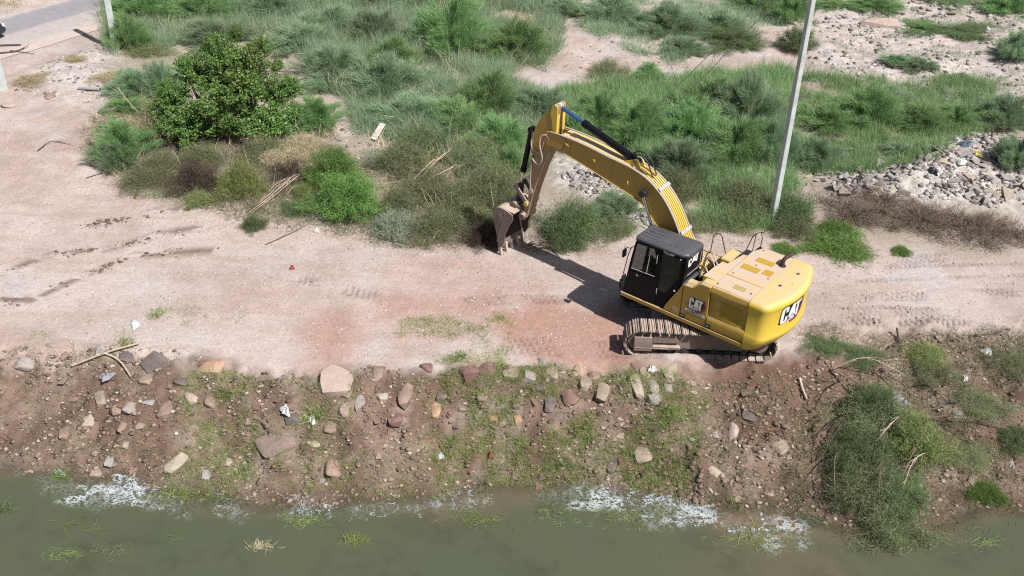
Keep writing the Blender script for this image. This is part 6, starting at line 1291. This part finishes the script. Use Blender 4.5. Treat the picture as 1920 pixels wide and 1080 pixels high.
LB = [('pale', 'uppermost, at the bank edge'), ('grey', 'left side, upper'), ('brown', 'left side, middle'), ('grey', 'left side, lower'), ('brown', 'centre, upper'), ('pale', 'centre, middle'), ('grey', 'centre, lower'), ('brown', 'right side, upper'), ('grey', 'right side, middle'), ('pale', 'right side, lower'), ('brown', 'lowest, dipping into the water'), ('grey', 'rightmost, lying on bare soil')]
LP_ = [((1560, 705), (1690, 725)), ((1590, 720), (1545, 800)), ((1575, 790), (1535, 880)), ((1570, 860), (1560, 960)), ((1640, 730), (1625, 850)), ((1690, 790), (1610, 880)), ((1660, 860), (1640, 990)), ((1700, 740), (1760, 800)), ((1730, 790), (1690, 900)), ((1740, 860), (1680, 960)), ((1690, 930), (1720, 1040)), ((1740, 800), (1830, 850))]
for i, ((c_, w_), ((x0, y0), (x1, y1))) in enumerate(zip(LB, LP_)):
    stick_obj('branch', [(x0, y0), ((x0 + x1) / 2 + (i % 3 - 1) * 12, (y0 + y1) / 2, .55), (x1, y1, .15)], .017, {'pale': 'paletwig', 'grey': 'bark', 'brown': 'darktwig'}[c_], c_ + ' branch in the uprooted brush on the bank: ' + w_, 'branch', .25, 9, 180 + i)
for i, (q, lab) in enumerate((([(-10, 88), (40, 87, .02)], 'straight dark strip standing in for a crossarm shadow on the road shoulder at the left edge'), ([(-10, 103), (28, 99), (46, 92)], 'forked dark strip standing in for a crossarm shadow on the road shoulder at the left edge'), ([(20, 97), (64, 103)], 'thin dark strip standing in for a wire shadow beside the forked one'))): stick_obj('branch', q, .045 if i < 2 else .02, 'darktwig', lab, 'branch', .06, i % 2, 95 + i)  # dark strips standing in for the pole's crossarm and wire shadows
M['plastic'] = flat('white_plastic', (.58, .58, .58), .5, 0, .25, 20); M['bluebag'] = flat('blue_plastic', (.30, .50, .62), .45, 0, .1); M['blacktarp'] = flat('black_sheet', (.035, .037, .042), .35, 0, .3, 4); M['redcloth'] = flat('red_scrap', (.32, .07, .06), .6); M['greysheet'] = flat('grey_crumpled_sheet', (.24, .23, .26), .5, 0, .25, 6); M['yellowscrap'] = flat('yellow_scrap', (.62, .55, .18), .6); M['bluetarp'] = flat('dark_blue_cloth', (.07, .09, .13), .6, 0, .3); M['timber'] = flat('bleached_board', (.60, .55, .50), .8); M['palegreen'] = flat('pale_green_sack', (.50, .60, .50), .6)
def sheet(px, py, w, h, mt, label, cat, name='plastic_bag', rise=.12, seed=1, lift=.05):
    """crumpled sheet or bag: puckered closed skin"""
    p = at(px, py); s = scale_at(p); a, b = w / s / 2, h / s / 2 / .75; n = 16; g = np.random.default_rng(seed); m = MB(); top_ = []; 
    ph = g.uniform(0, 6.28, 4)
    def rad(t): return 1 + .22 * math.sin(3 * t + ph[0]) + .16 * math.sin(5 * t + ph[1]) + .1 * math.sin(9 * t + ph[2])
    rings = []
    for f, zz in ((1.0, -.02), (1.02, .02), (.8, .5), (.5, .9), (.15, 1.0)):
        rings.append([(a * f * rad(2 * math.pi * i / n) * math.cos(2 * math.pi * i / n), b * f * rad(2 * math.pi * i / n) * math.sin(2 * math.pi * i / n), rise * zz * (1 + g.normal() * .0) + (g.uniform(-.35, .35) * rise if .1 < f < .95 else 0)) for i in range(n)])
    m.loft(rings); o = m.build(name, mt, None, 0, 2, 25); o.location = (p[0], p[1], p[2] + lift - .04); o.rotation_euler = (0.1, 0, g.uniform(0, 6)); tag(o, label, cat); return o
for i, a in enumerate(((535, 771, 30, 12, 'plastic', 'white torn plastic bag on the dark stone at the left bank', 'plastic bag'), (586, 790, 14, 18, 'plastic', 'white plastic scrap right of the torn bag', 'plastic scrap'), (200, 708, 26, 18, 'greysheet', 'grey crumpled plastic below the crossed sticks', 'plastic bag'), (184, 660, 30, 12, 'stone_pale', 'pale grey plastic shreds on the left crest', 'plastic scrap'),
      (252, 611, 22, 14, 'plastic', 'white paper scrap on the pale dirt left of centre', 'paper scrap'), (1678, 750, 44, 34, 'greysheet', 'grey crumpled sheet on the right bank beside the uprooted brush', 'crumpled sheet'), (1222, 694, 14, 14, 'plastic', 'white plastic cup on the pile of stones in front of the track', 'plastic cup'), (714, 434, 16, 8, 'bluebag', 'light blue plastic scrap at the foot of the dense green bush', 'plastic bag'),
      (1160, 422, 44, 26, 'blacktarp', 'black crumpled sheet on the ground under the boom', 'black sheet'), (1080, 345, 30, 18, 'stone_pale', 'pale sheet on the white rubble under the boom', 'sheet'), (1130, 330, 40, 24, 'blacktarp', 'dark sheet on the rubble just under the boom arch', 'black sheet'), (1812, 272, 32, 16, 'bluetarp', 'dark blue cloth on the rubble at the right', 'cloth'), (1830, 288, 26, 12, 'yellowscrap', 'yellowish scrap beside the dark blue cloth', 'scrap'), (1800, 305, 24, 18, 'palegreen', 'pale green-white sack on the rubble at the right', 'sack'), (1868, 365, 18, 8, 'yellowscrap', 'yellow scrap on the right rubble heap', 'scrap'), (1750, 322, 26, 12, 'blacktarp', 'black scrap on the rubble behind the dead brush', 'black sheet'), (1612, 338, 24, 14, 'blacktarp', 'black scrap at the left end of the rubble heap', 'black sheet'),
      (548, 505, 9, 4, 'redcloth', 'red scrap on the dirt yard in the middle', 'red scrap'), (254, 373, 5, 3, 'redcloth', 'tiny red scrap on the dirt yard at the left', 'red scrap'), (594, 435, 8, 8, 'plastic', 'small white cup in front of the dense green bush', 'plastic cup'), (1850, 662, 18, 14, 'plastic', 'white plastic scrap on the right crest', 'plastic scrap'), (1808, 712, 12, 10, 'plastic', 'white plastic scrap on the right bank below the crest', 'plastic scrap'), (720, 418, 12, 20, 'timber', 'pale cardboard strip right of the dense green bush', 'cardboard'), (725, 412, 26, 12, 'timber', 'pale cardboard piece at the foot of the dense green bush', 'cardboard'), (1405, 322, 18, 12, 'plastic', 'white bag in the green left of the concrete pole', 'plastic bag'), (1422, 332, 18, 14, 'plastic', 'second white bag in the green touching the pole foot growth', 'plastic bag'), (860, 430, 8, 6, 'plastic', 'white paper bit under the olive brush', 'paper scrap'), (920, 855, 5, 10, 'redcloth', 'faint red rag low on the middle bank', 'red scrap'), (826, 858, 12, 10, 'plastic', 'white scrap on the bank left of centre', 'plastic scrap'), (1125, 158, 20, 10, 'rust', 'reddish rusty scrap on the sand patch', 'rusty scrap'))):
    sheet(*a, seed=300 + i)
p = at(710, 258); m = MB(); m.loft([[(-.12, -.35, 0), (.12, -.35, 0), (.12, -.35, .03), (-.12, -.35, .03)], [(-.12, .35, .25), (.12, .35, .25), (.12, .35, .28), (-.12, .35, .28)]]); o = m.build('board', 'timber', None, .004); o.location = (p[0], p[1], p[2] + .12); o.rotation_euler = (.2, 0, -.5); tag(o, 'bleached board leaning in the gap of the thicket', 'board')
p = at(168, 171); m = MB(); m.cyl((-.45, 0, 0), (.40, 0, .04), .055, .055, 14); m.cyl((.40, 0, .04), (.47, 0, .045), .075, .075, 14); o = m.build('pipe', 'stone_pale', None); o.location = (p[0], p[1], p[2] + .08); o.rotation_euler = (0, 0, -.15); tag(o, 'white plastic pipe with a dark open end on the rubble strip', 'pipe'); m = MB(); m.cyl((.465, 0, .045), (.475, 0, .045), .062, .062, 14); m.build('pipe_mouth', 'lblack', o)
# ------------------------------------------------------------------ the car nosing into view at the left edge
M['carpaint'] = flat('dark_grey_car_paint', (.022, .026, .032), .25); M['tyre'] = flat('tyre_rubber', (.015, .015, .015), .9)
p = at(-14, 72); ang = math.atan2(_e[1], _e[0]); e = empty('car', (p[0] - 2.2 * math.cos(ang), p[1] - 2.2 * math.sin(ang) + .55, gz(p[0], p[1])), ang); tag(e, 'dark car just entering the picture at the left edge on the road', 'car')
sec = [(-2.15, .55, .35), (-2.0, .80, .25), (-1.3, .92, .22), (-.9, .95, .22), (.9, .92, .22), (1.6, .82, .22), (2.1, .70, .25), (2.22, .50, .35)]
m = MB(); rings = []
for x_, zt, zb in sec:
    hw = .86 if abs(x_) < 1.9 else .74; rings.append([(x_, -hw, zb), (x_, hw, zb), (x_, hw + .03, (zt + zb) / 2), (x_, hw - .06, zt - .04), (x_, hw - .2, zt), (x_, -hw + .2, zt), (x_, -hw + .06, zt - .04), (x_, -hw - .03, (zt + zb) / 2)])
m.loft(rings); m.build('body', 'carpaint', e, .03)
m = MB(); rings = []
for x_, z_, hw in ((-1.75, .90, .70), (-1.1, 1.38, .60), (.2, 1.42, .60), (1.0, .92, .72)): rings.append([(x_, -hw, .88), (x_, hw, .88), (x_, hw * .93, z_ - .02), (x_, hw * .85, z_), (x_, -hw * .85, z_), (x_, -hw * .93, z_ - .02)])
m.loft(rings); m.build('cabin', 'darkglass', e, .02)
m = MB(); m.box(-1.05, .15, -.56, .56, 1.41, 1.435); m.build('roof', 'carpaint', e, .01)
for x_ in (-1.35, 1.38):
    for y_ in (-.80, .80):
        m = MB(); m.cyl((x_, y_ - .1, .32), (x_, y_ + .1, .32), .32, .32, 22); w_ = m.build('wheel', 'tyre', e, .02); m = MB(); m.cyl((x_, y_ - .11, .32), (x_, y_ + .11, .32), .19, .19, 16); m.build('rim', 'clamp', w_)
for y_ in (-.6, .6): m = MB(); m.box(2.10, 2.235, y_ - .14, y_ + .14, .52, .64); m.build('headlight', 'lgrey', e, .02)
